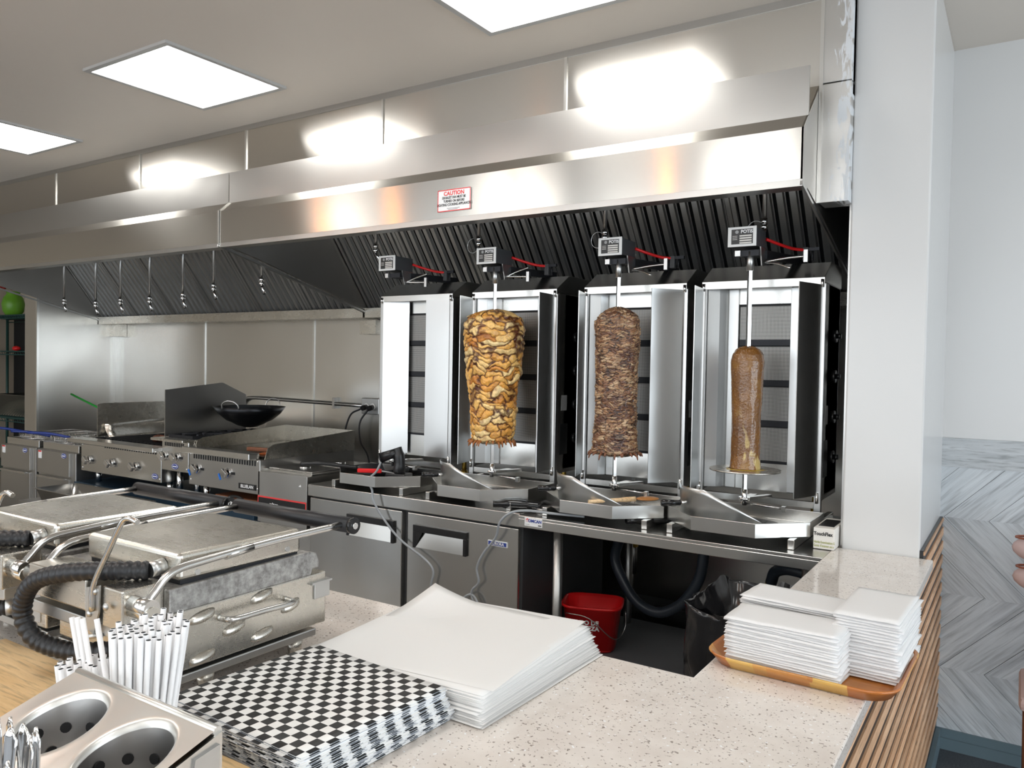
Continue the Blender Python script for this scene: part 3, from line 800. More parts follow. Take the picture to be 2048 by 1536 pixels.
# ---------------------------------------------------------------- work table
t = thing('work_table', 'stainless work table with undershelf, carrying two rotisserie grills', 'table', (-1.1,3.05,0))
MB().box(-1.685,-.522,2.655,3.47,.897,.909).box(-1.685,-.522,2.655,2.668,.862,.897).box(-1.685,-.522,3.458,3.47,.862,.897).build('table_top','steel',t,bevel=.002)
for x in (-1.535,-.58):
    for y in (2.72,3.40): MB().cyl((x,y,.0),(x,y,.897),.019,16).build('leg','galv',t)
MB().box(-1.66,-.54,2.69,3.47,.285,.305).build('undershelf','undershelf',t) if 'undershelf' in M else (mat('undershelf',(.2,.21,.225),.5,.35), MB().box(-1.66,-.54,2.69,3.47,.285,.305).build('undershelf','undershelf',t))
lb = MB().box(-1.653,-1.572,2.6535,2.655,.872,.906).build('maker_label','white_label',t)
text('label_text','OMCAN',.0165,'blue_badge',lb,(-1.605,2.653,.893),bold=.0006)
text('label_star','*',.03,'red_print',lb,(-1.640,2.653,.889),bold=.0012)
MB().box(-1.59,-1.575,2.653,2.6535,.876,.880).build('label_bar','dark_print',lb)
MB().box(-1.65,-1.63,2.653,2.6535,.877,.879).build('label_bar','grey_print',lb)
# ---------------------------------------------------------------- worktop fridge
t = thing('worktop_fridge', 'stainless two-door worktop fridge with black recessed handles', 'fridge', (-2.32,3.05,0))
MB().box(-2.93,-1.70,2.72,3.46,.10,.85).build('cabinet','dark_grey',t)
MB().box(-2.935,-1.697,2.685,3.47,.853,.909).build('worktop','steel',t,bevel=.003)
for x in (-2.85,-1.78):
    for y in (2.80,3.38): MB().cyl((x,y,0),(x,y,.10),.025,12).build('caster','black_rubber',t)
MB().box(-2.93,-1.70,2.705,2.725,.11,.17).build('vent_grille','black_plastic',t)
for k_,(x0,x1,hx0,hx1) in enumerate(((-2.928,-2.333,-2.668,-2.373),(-2.300,-1.708,-2.258,-1.964))):
    d = MB().box(x0,x1,2.695,2.72,.18,.843).build('door','steel_dark' if False else 'steel',t,bevel=.004)
    h0, h1 = .692, .795
    h = MB().box(hx0,hx1,2.682,2.695,h1-.03,h1).box(hx0,hx0+.016,2.682,2.695,h0,h1-.03).box(hx1-.016,hx1,2.682,2.695,h0,h1-.03).build('handle_frame','black_plastic',d,bevel=.002)
    MB().prism([(hx0+.016,2.6835,h0+.004),(hx1-.016,2.6835,h0+.004),(hx1-.016,2.6945,h1-.03),(hx0+.016,2.6945,h1-.03)],(0,.0,-.003)).build('handle_scoop','steel',h)
    MB().prism([(hx0+.0165,2.6835,h1-.03),(hx0+.0165,2.6835,h0+.004),(hx0+.055,2.6835,h1-.03)],(0,-.0015,0)).build('handle_cheek','black_plastic',h)
    if k_ == 1:
        b = MB().box(-1.856,-1.760,2.691,2.695,.758,.780).build('badge','white_label',d)
        MB().box(-1.853,-1.763,2.690,2.691,.761,.777).build('badge_field','blue_badge',b)
        text('badge_text','AURORA',.0165,'white_label',b,(-1.808,2.6895,.769),bold=.0005)
# ---------------------------------------------------------------- food warmer
t = thing('food_warmer', 'countertop food warmer with lidded pans and a red-edged control panel', 'food warmer', (-3.2,3.0,.62))
MB().box(-3.388,-3.012,2.75,3.32,.66,.930).build('case','steel_dark',t,bevel=.004)
MB().box(-3.385,-3.015,2.7485,2.75,.724,.799).build('panel_border','red_print',t)
cp = MB().box(-3.378,-3.022,2.747,2.7485,.724,.791).build('control_panel','black_plastic',t)
text('panel_text','winco',.026,'white_label',cp,(-3.255,2.7465,.762),bold=.0008)
MB().cyl((-3.128,2.747,.748),(-3.128,2.730,.748),.013,14).build('dial','chrome',cp)
MB().cyl((-3.053,2.747,.742),(-3.053,2.736,.742),.011,14).build('switch_light','red_plastic',cp)
m_ = MB().prism([(-3.072,2.7495,.874),(-3.054,2.7495,.874),(-3.058,2.7495,.886)],(0,-.001,0)); m_.build('warning_mark','white_label',t)
for k_,(y0,y1) in enumerate(((2.775,3.02),(3.03,3.28))):
    l = MB().box(-3.375,-3.005,y0,y1,.930,.942).build('pan_rim','steel',t,bevel=.003)
    pd = [(-3.355,y0+.02),(-3.025,y0+.02),(-3.025,y1-.02),(-3.355,y1-.02)]
    MB().prism([(a,b,.942) for a,b in pd],(0,0,.006)).build('lid','steel',l,bevel=.004)
    MB().cyl((-3.19,(y0+y1)/2,.948),(-3.19,(y0+y1)/2,.953),.03,20).build('lid_dimple','chrome',l)
MB().box(-3.40,-3.0,2.78,3.35,.0,.655).build('warmer_stand','steel_dark',t)
# ---------------------------------------------------------------- chef base under the cooking line
t = thing('chef_base', 'low dark steel chef base carrying griddle, hotplate and charbroiler', 'chef base', (-4.3,3.05,0))
MB().box(-5.17,-3.41,2.80,3.52,.08,.66).build('base_body','blue_dark',t)
MB().box(-5.2,-3.405,2.74,3.55,.66,.70).build('base_top','blue_dark',t,bevel=.003)
for x in (-5.1,-3.48):
    for y in (2.86,3.45): MB().cyl((x,y,0),(x,y,.08),.03,12).build('caster','black_rubber',t)
for x0,x1 in ((-5.15,-4.31),(-4.28,-3.43)):
    d = MB().box(x0,x1,2.78,2.80,.36,.64).build('drawer','steel_dark',t,bevel=.003)
    MB().box(x0+.2,x1-.2,2.76,2.78,.58,.61).build('drawer_pull','black_plastic',d)
def knob(par, x, z, y=2.745, tape=False):
    m = MB(); m.cyl((x,y,z),(x,y-.010,z),.027,18)
    k_ = m.build('knob','chrome',par)
    g = MB(); g.bar((x-.020,y-.026,z+.014),(x+.020,y-.026,z-.014),.034,.020,(0,1,0)); g.build('knob_grip','chrome',k_,bevel=.004)
    if tape: MB().obox((x-.030,y-.030,z-.022),(.012,.005,.036),Matrix.Rotation(-.5,3,'Y')).build('blue_tape','blue_tape',k_)
    MB().box(x+.03,x+.062,y-.001,y+.001,z-.008,z+.006).build('pilot_slot','shadow_black',par)
def slots(par, x0, x1, z, n, h=.022, y=2.744):
    w = (x1-x0)/n
    s0 = None
    for i in range(n):
        x = x0+(i+.5)*w
        if s0 is None: s0 = MB().box(x-w*.22,x+w*.22,y-.001,y+.001,z-h/2,z+h/2).build('vent_slot','shadow_black',par); xx = x
        else: inst(s0, par, loc=(x-xx,0,0))
def oval_badge(par, x, z, y=2.744):
    b = MB().lathe([(.0001,0),(.033,0),(.033,.0015)],(x,y,z),24,'Y',1,.55).build('badge','blue_badge',par)
    MB().tube([(x+.027*math.cos(a),y-.0008,z+.014*math.sin(a)) for a in np.linspace(0,2*PI,24)[:-1]],.0012,4,True).build('badge_ring','white_label',b)
    MB().box(x-.018,x+.018,y-.0012,y,z-.003,z+.003).build('badge_bar','white_label',b)
def bolt(par,x,z,y=2.744): MB().ball((x,y,z),.006,8,1,.6,1).build('bolt','chrome',par)
# charbroiler
t = thing('charbroiler', 'three-knob gas charbroiler with grilled meat and splash guard', 'charbroiler', (-4.68,3.1,.70))
MB().box(-5.13,-4.25,2.75,3.45,.778,.965).build('body','steel',t,bevel=.003)
MB().box(-5.19,-4.245,2.69,2.80,.962,.990).build('front_shelf','steel',t,bevel=.004)
MB().box(-5.10,-4.27,2.81,3.44,.965,.975).build('grate_bed','black_iron',t)
g0 = None
for i in range(20):
    x = -5.08+i*.0415
    if g0 is None: g0 = MB().box(x-.006,x+.006,2.82,3.43,.975,.992).build('grate_bar','black_iron',t)
    else: inst(g0, t, loc=(i*.0415,0,0))
for x in (-5.039,-4.784,-4.522): knob(t,x,.853,2.75)
slots(t,-4.86,-4.27,.955,24,.022,2.749); oval_badge(t,-4.315,.812,2.749)
for x in (-5.11,-4.265):
    for z in (.95,.80): bolt(t,x,z,2.749)
for x in (-5.08,-4.30):
    for y in (2.84,3.38): MB().cyl((x,y,.70),(x,y,.778),.018,14).build('leg','chrome',t)
MB().prism([(-5.14,2.86,.99),(-5.14,2.86,1.205),(-5.14,2.90,1.212),(-5.14,3.45,1.212),(-5.14,3.45,.99)],(.004,0,0)).build('side_splash','steel_worn',t)
def trough(u, v):
    y = 2.90+u*.55; z = .985+v*.085; x = -5.12+.06*(1-v)**2-.0*v; return (x,y,z+.03*u*v)
MB().grid(trough,10,6).build('inner_splash','steel_worn',t,solid=.002)
MB().box(-5.14,-4.25,3.445,3.45,.965,1.07).build('back_splash','steel_worn',t)
mat('grilled_meat',(.12,.035,.015),.4,0,.5,.3)
for i,(x,y) in enumerate(((-4.55,2.93),(-4.42,2.92),(-4.47,3.05),(-4.36,3.10),(-4.62,3.08))):
    def fn(u,v,x=x,y=y,i=i):
        a = u*2*PI; b = PI*v; r = .05*math.sin(b)*(1+.2*math.sin(3*a+i)+.1*math.sin(7*a+i)); return (x+r*math.cos(a)*1.1, y+r*math.sin(a)*.8, 1.012-.02*math.cos(b)+.004*math.sin(5*a))
    tag(MB().grid(fn,24,9,True,True).build('grilled_meat','grilled_meat'),'dark browned piece of meat on the charbroiler grate','meat','meat pieces on the charbroiler')
# hotplate
t = thing('hotplate', 'narrow two-burner gas hotplate beside the griddle', 'hotplate', (-4.12,3.1,.70))
MB().box(-4.245,-3.99,2.75,3.45,.860,1.035).build('body','steel',t,bevel=.003)
MB().box(-4.30,-3.99,2.71,3.45,1.035,1.05).build('top_frame','steel_worn',t,bevel=.003)
for y in (2.93,3.25):
    m = MB(); c = (-4.118,y)
    m.box(c[0]-.115,c[0]+.115,y-.145,y-.13,1.05,1.068).box(c[0]-.115,c[0]+.115,y+.13,y+.145,1.05,1.068).box(c[0]-.115,c[0]-.10,y-.13,y+.13,1.05,1.068).box(c[0]+.10,c[0]+.115,y-.13,y+.13,1.05,1.068)
    gr = m.build('grate','black_iron',t)
    for a in range(8):
        q = a*PI/4; MB().bar((c[0]+.03*math.cos(q),y+.03*math.sin(q),1.064),(c[0]+.105*math.cos(q),y+.12*math.sin(q),1.066),.012,.014).build('grate_finger','black_iron',gr)
    MB().cyl((c[0],y,1.045),(c[0],y,1.058),.04,18).build('burner_cap','black_iron',gr)
for x in (-4.225,-4.105): knob(t,x,.943,2.75)
slots(t,-4.22,-4.03,1.015,11,.022,2.749); oval_badge(t,-4.118,.888,2.749)
for z in (1.01,.88): bolt(t,-4.005,z,2.749)
for x in (-4.20,-4.03):
    for y in (2.84,3.38): MB().cyl((x,y,.70),(x,y,.86),.018,14).build('leg','chrome',t)
tag(MB().prism([(-4.268,2.78,1.052),(-4.268,2.78,1.33),(-4.268,3.18,1.37),(-4.268,3.36,1.29),(-4.268,3.36,1.052)],(.005,0,0)).build('heat_shield','steel_dark'),'tall stainless heat shield plate standing beside the hotplate','heat shield')
# wok
t = thing('wok', 'big black steel wok with two wire loop handles on the hotplate', 'wok', (-4.0,3.18,1.10))
pr = [(.001,0),(.035,.002),(.08,.018),(.134,.05),(.18,.09),(.213,.128),(.216,.128),(.184,.086),(.136,.046),(.08,.0215),(.035,.0055),(.001,.0045)]
MB().lathe(pr,(-4.0,3.18,1.10),48).build('bowl','wok_black',t) if 'wok_black' in M else (mat('wok_black',(.018,.019,.022),.28,.7), MB().lathe(pr,(-4.0,3.18,1.10),48).build('bowl','wok_black',t))
for a in (100,-70):
    q = math.radians(a); c = Vector((-4.0+.207*math.cos(q),3.18+.207*math.sin(q),1.222)); tg = Vector((-math.sin(q),math.cos(q),0)); ou = Vector((math.cos(q)*.35,math.sin(q)*.35,1)).normalized()
    MB().tube(smooth_path([c-tg*.055,c-tg*.05+ou*.03,c-tg*.02+ou*.05,c+tg*.02+ou*.05,c+tg*.05+ou*.03,c+tg*.055],4),.004,7).build('wire_handle','galv',t)
# griddle
t = thing('griddle', 'flat-top gas griddle with high splash guard and blue-taped knobs', 'griddle', (-3.68,3.1,.70))
MB().box(-3.983,-3.372,2.75,3.45,.800,.985).build('body','steel_dark',t,bevel=.003)
MB().box(-3.985,-3.40,2.70,2.77,.985,1.020).build('front_trough','steel',t,bevel=.004)
MB().box(-3.97,-3.385,2.78,3.43,.985,1.000).build('plate','griddle_plate',t) if 'griddle_plate' in M else (mat('griddle_plate',(.06,.055,.045),.22,.85), MB().box(-3.97,-3.385,2.78,3.43,.985,1.000).build('plate','griddle_plate',t))
for x in (-3.985,-3.374):
    MB().prism([(x,2.78,.985),(x,2.80,1.045),(x,2.84,1.062),(x,3.45,1.103),(x,3.45,.985)],(.004,0,0)).build('side_splash','steel_worn',t)
MB().box(-3.985,-3.37,3.446,3.45,.985,1.103).build('back_splash','steel_worn',t)
for x in (-3.907,-3.637): knob(t,x,.896,2.75,True)
slots(t,-3.945,-3.40,.965,26,.028,2.749)
for x in (-3.965,-3.39):
    for z in (.975,.83): bolt(t,x,z,2.749)
b = MB().box(-3.54,-3.40,2.746,2.75,.820,.850).build('name_plate','black_plastic',t)
text('plate_text','BLUELAN',.025,'white_label',b,(-3.47,2.7455,.835),bold=.0006)
for x in (-3.93,-3.43):
    for y in (2.83,3.38): MB().cyl((x,y,.70),(x,y,.80),.018,14).build('leg','chrome',t)
t = thing('griddle_scraper', 'brown handled scraper lying on the griddle plate', 'scraper', (-3.55,2.95,1.0))
MB().bar((-3.66,2.90,1.014),(-3.49,2.95,1.012),.03,.022).build('handle','wood_brown',t,bevel=.005)
MB().bar((-3.50,2.86,1.004),(-3.44,2.88,1.004),.07,.004).build('blade','orange_blade',t) if 'orange_blade' in M else (mat('orange_blade',(.5,.12,.03),.35,.3), MB().bar((-3.50,2.86,1.004),(-3.44,2.88,1.004),.07,.004).build('blade','orange_blade',t))
# stored pan under the griddle
t = thing('roasting_tin', 'brown tin with a curved black handle on the chef base under the griddle', 'pan', (-3.62,2.85,.70))
MB().prism([(-3.80,2.79,.702),(-3.44,2.79,.702),(-3.44,3.05,.702),(-3.80,3.05,.702)],(0,0,.055)).build('tin','wood_brown',t,bevel=.004)
MB().tube(smooth_path([(-3.70,2.78,.73),(-3.62,2.76,.765),(-3.54,2.75,.77),(-3.49,2.75,.745),(-3.47,2.75,.705)],5),.008,8).build('handle','black_plastic',t)
# ---------------------------------------------------------------- fryers
def fryer(x0, x1, label):
    t = thing('deep_fryer', label, 'fryer', ((x0+x1)/2,3.1,0), group='gas deep fryers')
    MB().box(x0,x1,2.77,3.5,.08,.875).build('cabinet','steel_dark',t,bevel=.003)
    MB().box(x0+.005,x1-.055,2.755,2.77,.715,.873).build('upper_panel','steel_dark',t,bevel=.002)
    d = MB().box(x0+.005,x1-.055,2.755,2.77,.10,.700).build('door','steel_dark',t,bevel=.002)
    MB().box(x0+.04,x1-.09,2.735,2.755,.690,.702).build('door_grip','steel',d)
    m = MB(); w = .03
    m.box(x0+.02,x1,2.79,2.79+w,.875,.925).box(x0+.02,x1,3.45-w,3.45,.875,.925).box(x0+.02,x0+.02+w,2.79+w,3.45-w,.875,.925).box(x1-w,x1,2.79+w,3.45-w,.875,.925)
    m.build('tank_rim','steel',t,bevel=.003)
    MB().box(x0+.05,x1-.03,2.82,3.42,.876,.885).build('oil','oil',t)
    oval_badge(t, x1-.125,.852,2.754); l = MB().box(x0+.03,x0+.07,2.753,2.755,.815,.868).build('label','white_label',t)
    MB().box(x0+.03,x0+.07,2.752,2.753,.858,.868).build('label_band','red_print',l)
    for x in (x0+.05,x1-.05):
        for y in (2.82,3.45): MB().cyl((x,y,0),(x,y,.08),.022,12).build('leg','chrome',t)
    return t
mat('oil',(.12,.07,.01),.05)
fryer(-6.23,-5.752,'stainless deep fryer at the end of the line beside the wire shelf')
fryer(-5.715,-5.232,'stainless deep fryer next to the charbroiler')
def basket(x0, x1, hy, h0, h1, label):
    t = thing('fry_basket', label, 'basket', ((x0+x1)/2,3.1,.9), group='wire fry baskets with blue handles')
    m = MB(); y0, y1, z0, z1 = 2.85,3.25,.886,.955
    for z in (z0,(z0+z1)/2,z1): m.tube([(x0,y0,z),(x1,y0,z),(x1,y1,z),(x0,y1,z)],.003,5,True)
    n = 9
    for i in range(n+1):
        x = x0+(x1-x0)*i/n; m.tube([(x,y0,z1),(x,y0,z0),(x,y1,z0),(x,y1,z1)],.0018,4)
    for i in range(n+1):
        y = y0+(y1-y0)*i/n; m.tube([(x0,y,z1),(x0,y,z0),(x1,y,z0),(x1,y,z1)],.0018,4)
    o = m.build('wire_basket','rod_steel',t); o['kind'] = 'stuff'
    MB().tube(smooth_path([h0,(Vector(h0)+Vector(h1))/2+Vector((0,0,.01)),h1],5),.009,8).build('handle','blue_handle',t)
basket(-6.16,-5.98,0,(-6.30,2.66,1.0),(-5.98,2.87,.955),'fry basket with long blue handle in the end fryer')
basket(-5.94,-5.80,0,(-5.93,2.69,.988),(-5.74,2.86,.955),'fry basket with blue handle beside the end fryer rim')
basket(-5.66,-5.50,0,(-5.72,2.70,.99),(-5.50,2.87,.96),'fry basket with blue handle in the fryer next to the charbroiler')
t = thing('low_cart', 'low steel cart in front of the charbroiler', 'cart', (-4.75,2.52,0))
MB().box(-5.13,-4.05,2.37,2.66,.61,.635).build('top','steel_dark',t,bevel=.003)
for x in (-5.1,-4.08):
    for y in (2.40,2.63): MB().cyl((x,y,0),(x,y,.61),.015,10).build('leg','galv',t)
def hotel_pan(x0,x1,y0,y1,z0,z1,label,name='steel_pan'):
    t = thing(name,label,'pan',((x0+x1)/2,(y0+y1)/2,z0))
    a = .02
    def ring(d,z):
        r=.03; pts=[]
        for cx_,cy_,s in ((x1-d-r,y1-d-r,0),(x0+d+r,y1-d-r,1),(x0+d+r,y0+d+r,2),(x1-d-r,y0+d+r,3)):
            for k in range(5):
                q=(s+k/4)*PI/2; pts.append((cx_+r*math.cos(q),cy_+r*math.sin(q),z))
        return pts
    R_ = [ring(-.012,z1),ring(0,z1),ring(a,z0+.012),ring(a+.01,z0+.003)]
    n=20; m=MB(); vs=sum(R_,[]); fs=[]
    for j in range(3): fs += [(j*n+i,j*n+(i+1)%n,(j+1)*n+(i+1)%n,(j+1)*n+i) for i in range(n)]
    fs.append(tuple(3*n+i for i in range(n))); m.add(vs,fs,True)
    m.build('pan','rod_steel',t,solid=.002)
    return t
hotel_pan(-4.98,-4.53,2.39,2.64,.636,.72,'shallow stainless pan on the low cart in front of the charbroiler')
hotel_pan(-4.50,-4.12,2.40,2.63,.636,.70,'small stainless pan beside the shallow pan on the low cart')
# green handled tool leaning behind the splash guard
t = thing('green_spatula','green handled spatula leaning behind the charbroiler splash guard','spatula',(-5.3,3.3,.96))
MB().tube([(-6.02,3.15,1.235),(-5.55,3.2,1.10)],.008,8).build('handle','green_plastic',t)
MB().bar((-5.55,3.2,1.10),(-5.2,3.24,1.0),.06,.003).build('blade','steel',t)
# ---------------------------------------------------------------- wall conduit and outlet
t = thing('conduit', 'grey conduit pipe running along the steel back wall', 'pipe', (-4.3,3.83,1.22))
MB().tube(smooth_path([(-4.92,3.835,1.03),(-4.91,3.833,1.18),(-4.86,3.832,1.225),(-4.75,3.832,1.238),(-4.2,3.832,1.232),(-3.66,3.832,1.225)],5),.0125,10).build('pipe','galv',t)
MB().box(-3.945,-3.925,3.818,3.85,1.195,1.27).build('clamp','galv',t)
t = thing('wall_outlet', 'metal double outlet box with two black plugs on the back wall', 'outlet', (-3.58,3.84,1.2))
MB().box(-3.655,-3.50,3.80,3.848,1.175,1.28).build('box','galv',t,bevel=.004)
for x in (-3.605,-3.55):
    MB().cyl((x,3.80,1.225),(x,3.793,1.225),.022,16).build('socket','white_plastic',t)
    MB().cyl((x,3.793,1.222),(x,3.755,1.215),.017,12).build('plug','black_plastic',t)
for i,pts in enumerate(([(-3.62,3.755,1.21),(-3.70,3.74,1.16),(-3.735,3.72,1.0),(-3.72,3.7,.8),(-3.70,3.7,.62)],[(-3.55,3.755,1.21),(-3.60,3.73,1.12),(-3.56,3.70,1.0),(-3.47,3.68,.9),(-3.43,3.68,.62)])):
    tag(MB().tube(smooth_path(pts,6),.006,8).build('power_cord','black_rubber'),['black cord dropping straight from the wall outlet','black cord slanting away from the wall outlet behind the empty grill'][i],'cord')
tag(MB().box(-3.66,-3.52,3.78,3.848,1.70,1.79).build('junction_box','steel_worn'),'small steel box under the hood trough beside the empty grill','box')
# ---------------------------------------------------------------- storage shelf at the far left
t = thing('wire_shelf', 'dark green wire storage shelf behind the fryers', 'shelf', (-8.2,3.85,0))
for x in (-8.95,-7.45):
    for y in (3.62,4.02): MB().cyl((x,y,0),(x,y,1.95),.014,10).build('post','dark_green',t) if 'dark_green' in M else (mat('dark_green',(.02,.07,.06),.4), MB().cyl((x,y,0),(x,y,1.95),.014,10).build('post','dark_green',t))
for z in (.45,.93,1.56,1.9):
    m = MB()
    for y in (3.61,4.03): m.tube([(-8.95,y,z),(-7.45,y,z)],.006,5).tube([(-8.95,y,z-.03),(-7.45,y,z-.03)],.005,5)
    for i in range(31):
        x = -8.95+i*.05; m.tube([(x,3.61,z),(x,4.03,z)],.003,4)
        m.tube([(x,3.61,z),(x+.025,3.61,z-.03)],.0025,4)
    o = m.build('wire_deck','dark_green',t); o['kind'] = 'stuff'
tag(MB().box(-8.9,-7.5,4.06,4.12,0,1.90).build('back_board','shadow_black'),'black board standing behind the wire shelf','board')
hotel_pan(-8.35,-7.6,3.63,4.0,.945,1.15,'deep beige pan standing on the wire shelf','deep_pan')
tag(MB().ball((-8.06,3.7,1.59),.035,12,1.3,1,.7).build('red_packet','red_plastic'),'small red and white packet on the wire shelf','packet')
t = thing('potted_plant','green glazed pot with red flowers on top of the wire shelf','plant',(-8.30,3.78,1.905))
MB().lathe([(.001,0),(.06,0),(.09,.05),(.10,.12),(.085,.18),(.055,.22),(.065,.24),(.055,.24),(.048,.22),(.001,.2)],(-8.30,3.78,1.905),24).build('pot','pot_green',t)
random.seed(4); m = MB()
for i in range(40):
    a = random.uniform(0,2*PI); r = random.uniform(0,.13); h = random.uniform(.27,.40)
    m.ball((-8.28+r*math.cos(a),3.78+r*math.sin(a),1.905+h),.022,8)
o = m.build('flowers','red_flower',t); o['kind'] = 'stuff'
# ---------------------------------------------------------------- things around the grills
# frying pan on the empty grill's tray
t = thing('frying_pan','black frying pan with a long handle on the empty grill tray','pan',(-2.66,2.93,.95))
MB().lathe([(.001,0),(.10,0),(.118,.012),(.128,.04),(.132,.041),(.122,.012),(.10,.004),(.001,.003)],(-2.66,2.93,.955),36).build('pan_body','black_iron',t)
MB().tube(smooth_path([(-2.75,2.84,.992),(-2.80,2.79,1.0),(-2.88,2.72,1.012),(-2.96,2.66,1.008)],5),[.009]*6+[.011]*6+[.009]*4,8).build('handle','black_plastic',t)
# electric slicing knife standing on the tray
def knife(x,y,z,rz,label,stand):
    t = thing('electric_knife',label,'knife',(x,y,z),rz,group='black electric meat slicers')
    B = lambda m,n,ma,**k: m.build(n,ma,t,world=False,**k)
    if stand:
        B(MB().box(-.055,.055,-.04,.04,.0,.03),'blade_housing','black_plastic',bevel=.006)
        B(MB().cyl((0,0,-.002),(0,0,.004),.05,24),'round_blade','galv')
        B(MB().tube(smooth_path([(0,0,.03),(.005,0,.07),(.0,0,.12),(-.01,0,.15)],4),[.03]*4+[.027]*5+[.022]*4,12),'body','black_plastic')
        B(MB().cyl((-.01,0,.13),(-.085,-.02,.10),.02,14,.024),'motor_barrel','black_plastic')
        B(MB().cyl((-.085,-.02,.10),(-.09,-.0215,.098),.026,16),'barrel_cap','black_gloss')
    else:
        B(MB().tube(smooth_path([(-.10,0,.022),(-.03,0,.024),(.04,0,.022),(.10,.0,.018)],4),[.014]*3+[.019]*5+[.016]*5,12),'body','black_gloss')
        B(MB().cyl((.12,.01,.006),(.12,.01,.012),.045,24),'round_blade','galv')
        B(MB().tube(smooth_path([(.09,0,.02),(.115,.02,.035),(.15,.01,.02)],4),.008,8),'guard','black_plastic')
knife(-2.50,2.86,.955,.2,'black electric meat slicer standing on the empty grill tray',True)
knife(-1.745,2.74,.911,.5,'black electric meat slicer lying between the chicken grill and the beef grill',False)
knife(-1.17,2.79,.911,.75,'black electric meat slicer lying between the beef grill and the smooth cone grill',False)
t = thing('red_opener','red handled tool on the rim of the empty grill tray','tool',(-2.58,2.76,.95))
MB().bar((-2.66,2.745,.995),(-2.555,2.80,.995),.018,.020).build('handle','red_plastic',t,bevel=.005)
MB().bar((-2.555,2.80,.995),(-2.50,2.84,.985),.012,.004).build('tool_tip','galv',t)
# wooden spoon across the beef grill tray
t = thing('wooden_spoon','wooden spoon lying across the beef grill tray','spoon',(-1.28,2.80,.99))
sp = [(-1.385,2.685,.992),(-1.33,2.74,.995),(-1.28,2.79,.998),(-1.25,2.82,1.0)]
MB().tube(smooth_path(sp,4),[.008]*4+[.0085]*4+[.010]*5,8).build('handle','spoon_wood',t)
mat('spoon_stain',(.45,.19,.05),.35)
def sp_fn(u,v):
    a = u*2*PI; b = PI*v; r = math.sin(b); d = Vector((.72,.69,0)); n_ = Vector((-.69,.72,0)); c = Vector((-1.215,2.855,1.0))
    p = c+d*(.048*r*math.cos(a))+n_*(.030*r*math.sin(a)); return (p.x,p.y,p.z-.008*math.cos(b))
MB().grid(sp_fn,24,9,True,True).build('bowl','spoon_stain',t)
# cords
tag(MB().tube(smooth_path([(-2.585,2.84,1.055),(-2.55,2.76,1.0),(-2.52,2.67,.97),(-2.485,2.66,.93),(-2.47,2.655,.88),(-2.42,2.672,.80),(-2.32,2.672,.72),(-2.18,2.672,.655),(-2.13,2.672,.61),(-2.14,2.672,.545),(-2.13,2.672,.50),(-2.04,2.672,.475),(-1.95,2.67,.475)],6),.0052,8).build('slicer_cord','grey_cord'),'grey cord hanging from the slicer on the empty grill over the fridge doors','cord')
tag(MB().tube(smooth_path([(-1.42,2.72,.925),(-1.55,2.70,.925),(-1.66,2.69,.925),(-1.72,2.655,.915),(-1.77,2.65,.87),(-1.80,2.665,.80),(-1.86,2.67,.73),(-1.895,2.67,.66),(-1.885,2.67,.60),(-1.92,2.67,.555),(-1.90,2.67,.50),(-1.84,2.67,.44),(-1.80,2.67,.40),(-1.81,2.67,.38),(-1.85,2.67,.42),(-1.90,2.67,.53),(-1.95,2.67,.53),(-2.02,2.67,.44),(-2.04,2.67,.36)],6),.0052,8).build('slicer_cord','grey_cord'),'grey cord looping down from the slicer between chicken and beef grills','cord')
# glove box
t = thing('glove_box','white cardboard box of nitrile gloves on the table by the column','box',(-.545,2.82,.91))
def boxpoly(z): return None
MB().box(-.578,-.511,2.78,2.99,.911,.982).build('carton','cardboard',t,bevel=.002)
MB().box(-.570,-.52,2.82,2.95,.982,.984).build('opening','black_plastic',t)
text('carton_text','TouchFlex',.0165,'dark_print',t,(-.5765,2.7795,.962),align='LEFT',bold=.0006,sx=.85)
for i,s in enumerate(('Nitrile Examination G','Gants d\'examen en n')): text('carton_text',s,.0115,'olive_print',t,(-.5765,2.7795,.934-i*.012),align='LEFT',bold=.0002,sx=.66)
# under the table
t = thing('cleaning_bucket','red plastic cleaning bucket with white lettering on the undershelf','bucket',(-1.525,3.02,.305))
def sq(r,z,p=4.2,yaw=.35):
    out=[]
    for i in range(48):
        a=i/48*2*PI; c,s=math.cos(a),math.sin(a); k=(abs(c)**p+abs(s)**p)**(-1/p)
        x,y=r*k*c*1.08,r*k*s*.92; out.append((-1.525+x*math.cos(yaw)-y*math.sin(yaw),3.02+x*math.sin(yaw)+y*math.cos(yaw),z))
    return out
zb=.306; rings=[sq(.085,zb),sq(.092,zb+.01),sq(.112,zb+.185),sq(.121,zb+.187),sq(.121,zb+.197),sq(.114,zb+.197),sq(.094,zb+.014),sq(.02,zb+.012)]
vs=sum(rings,[]); n=48; fs=[tuple(reversed(range(n)))]
for j in range(len(rings)-1): fs+=[(j*n+i,j*n+(i+1)%n,(j+1)*n+(i+1)%n,(j+1)*n+i) for i in range(n)]
fs.append(tuple((len(rings)-1)*n+i for i in range(n)))
MB().add(vs,fs,True).build('pail','red_plastic',t)
yw=.35; xd=Vector((math.cos(yw),math.sin(yw),0)); yd_=Vector((math.sin(yw)*.10,-math.cos(yw)*.10,1)); fn_=Vector((math.sin(yw),-math.cos(yw),0))
def onface(s,z): return Vector((-1.525,3.02,0))+xd*s+fn_*(.92*(.094+.020*(z-zb-.01)/.175)+.002)+Vector((0,0,z))
text('pail_text','CUBO DE',.026,'white_label',t,onface(-.02,zb+.13),xd,yd_,bold=.0012)
text('pail_text','LIMPIEZA',.026,'white_label',t,onface(-.015,zb+.106),xd,yd_,bold=.0012)
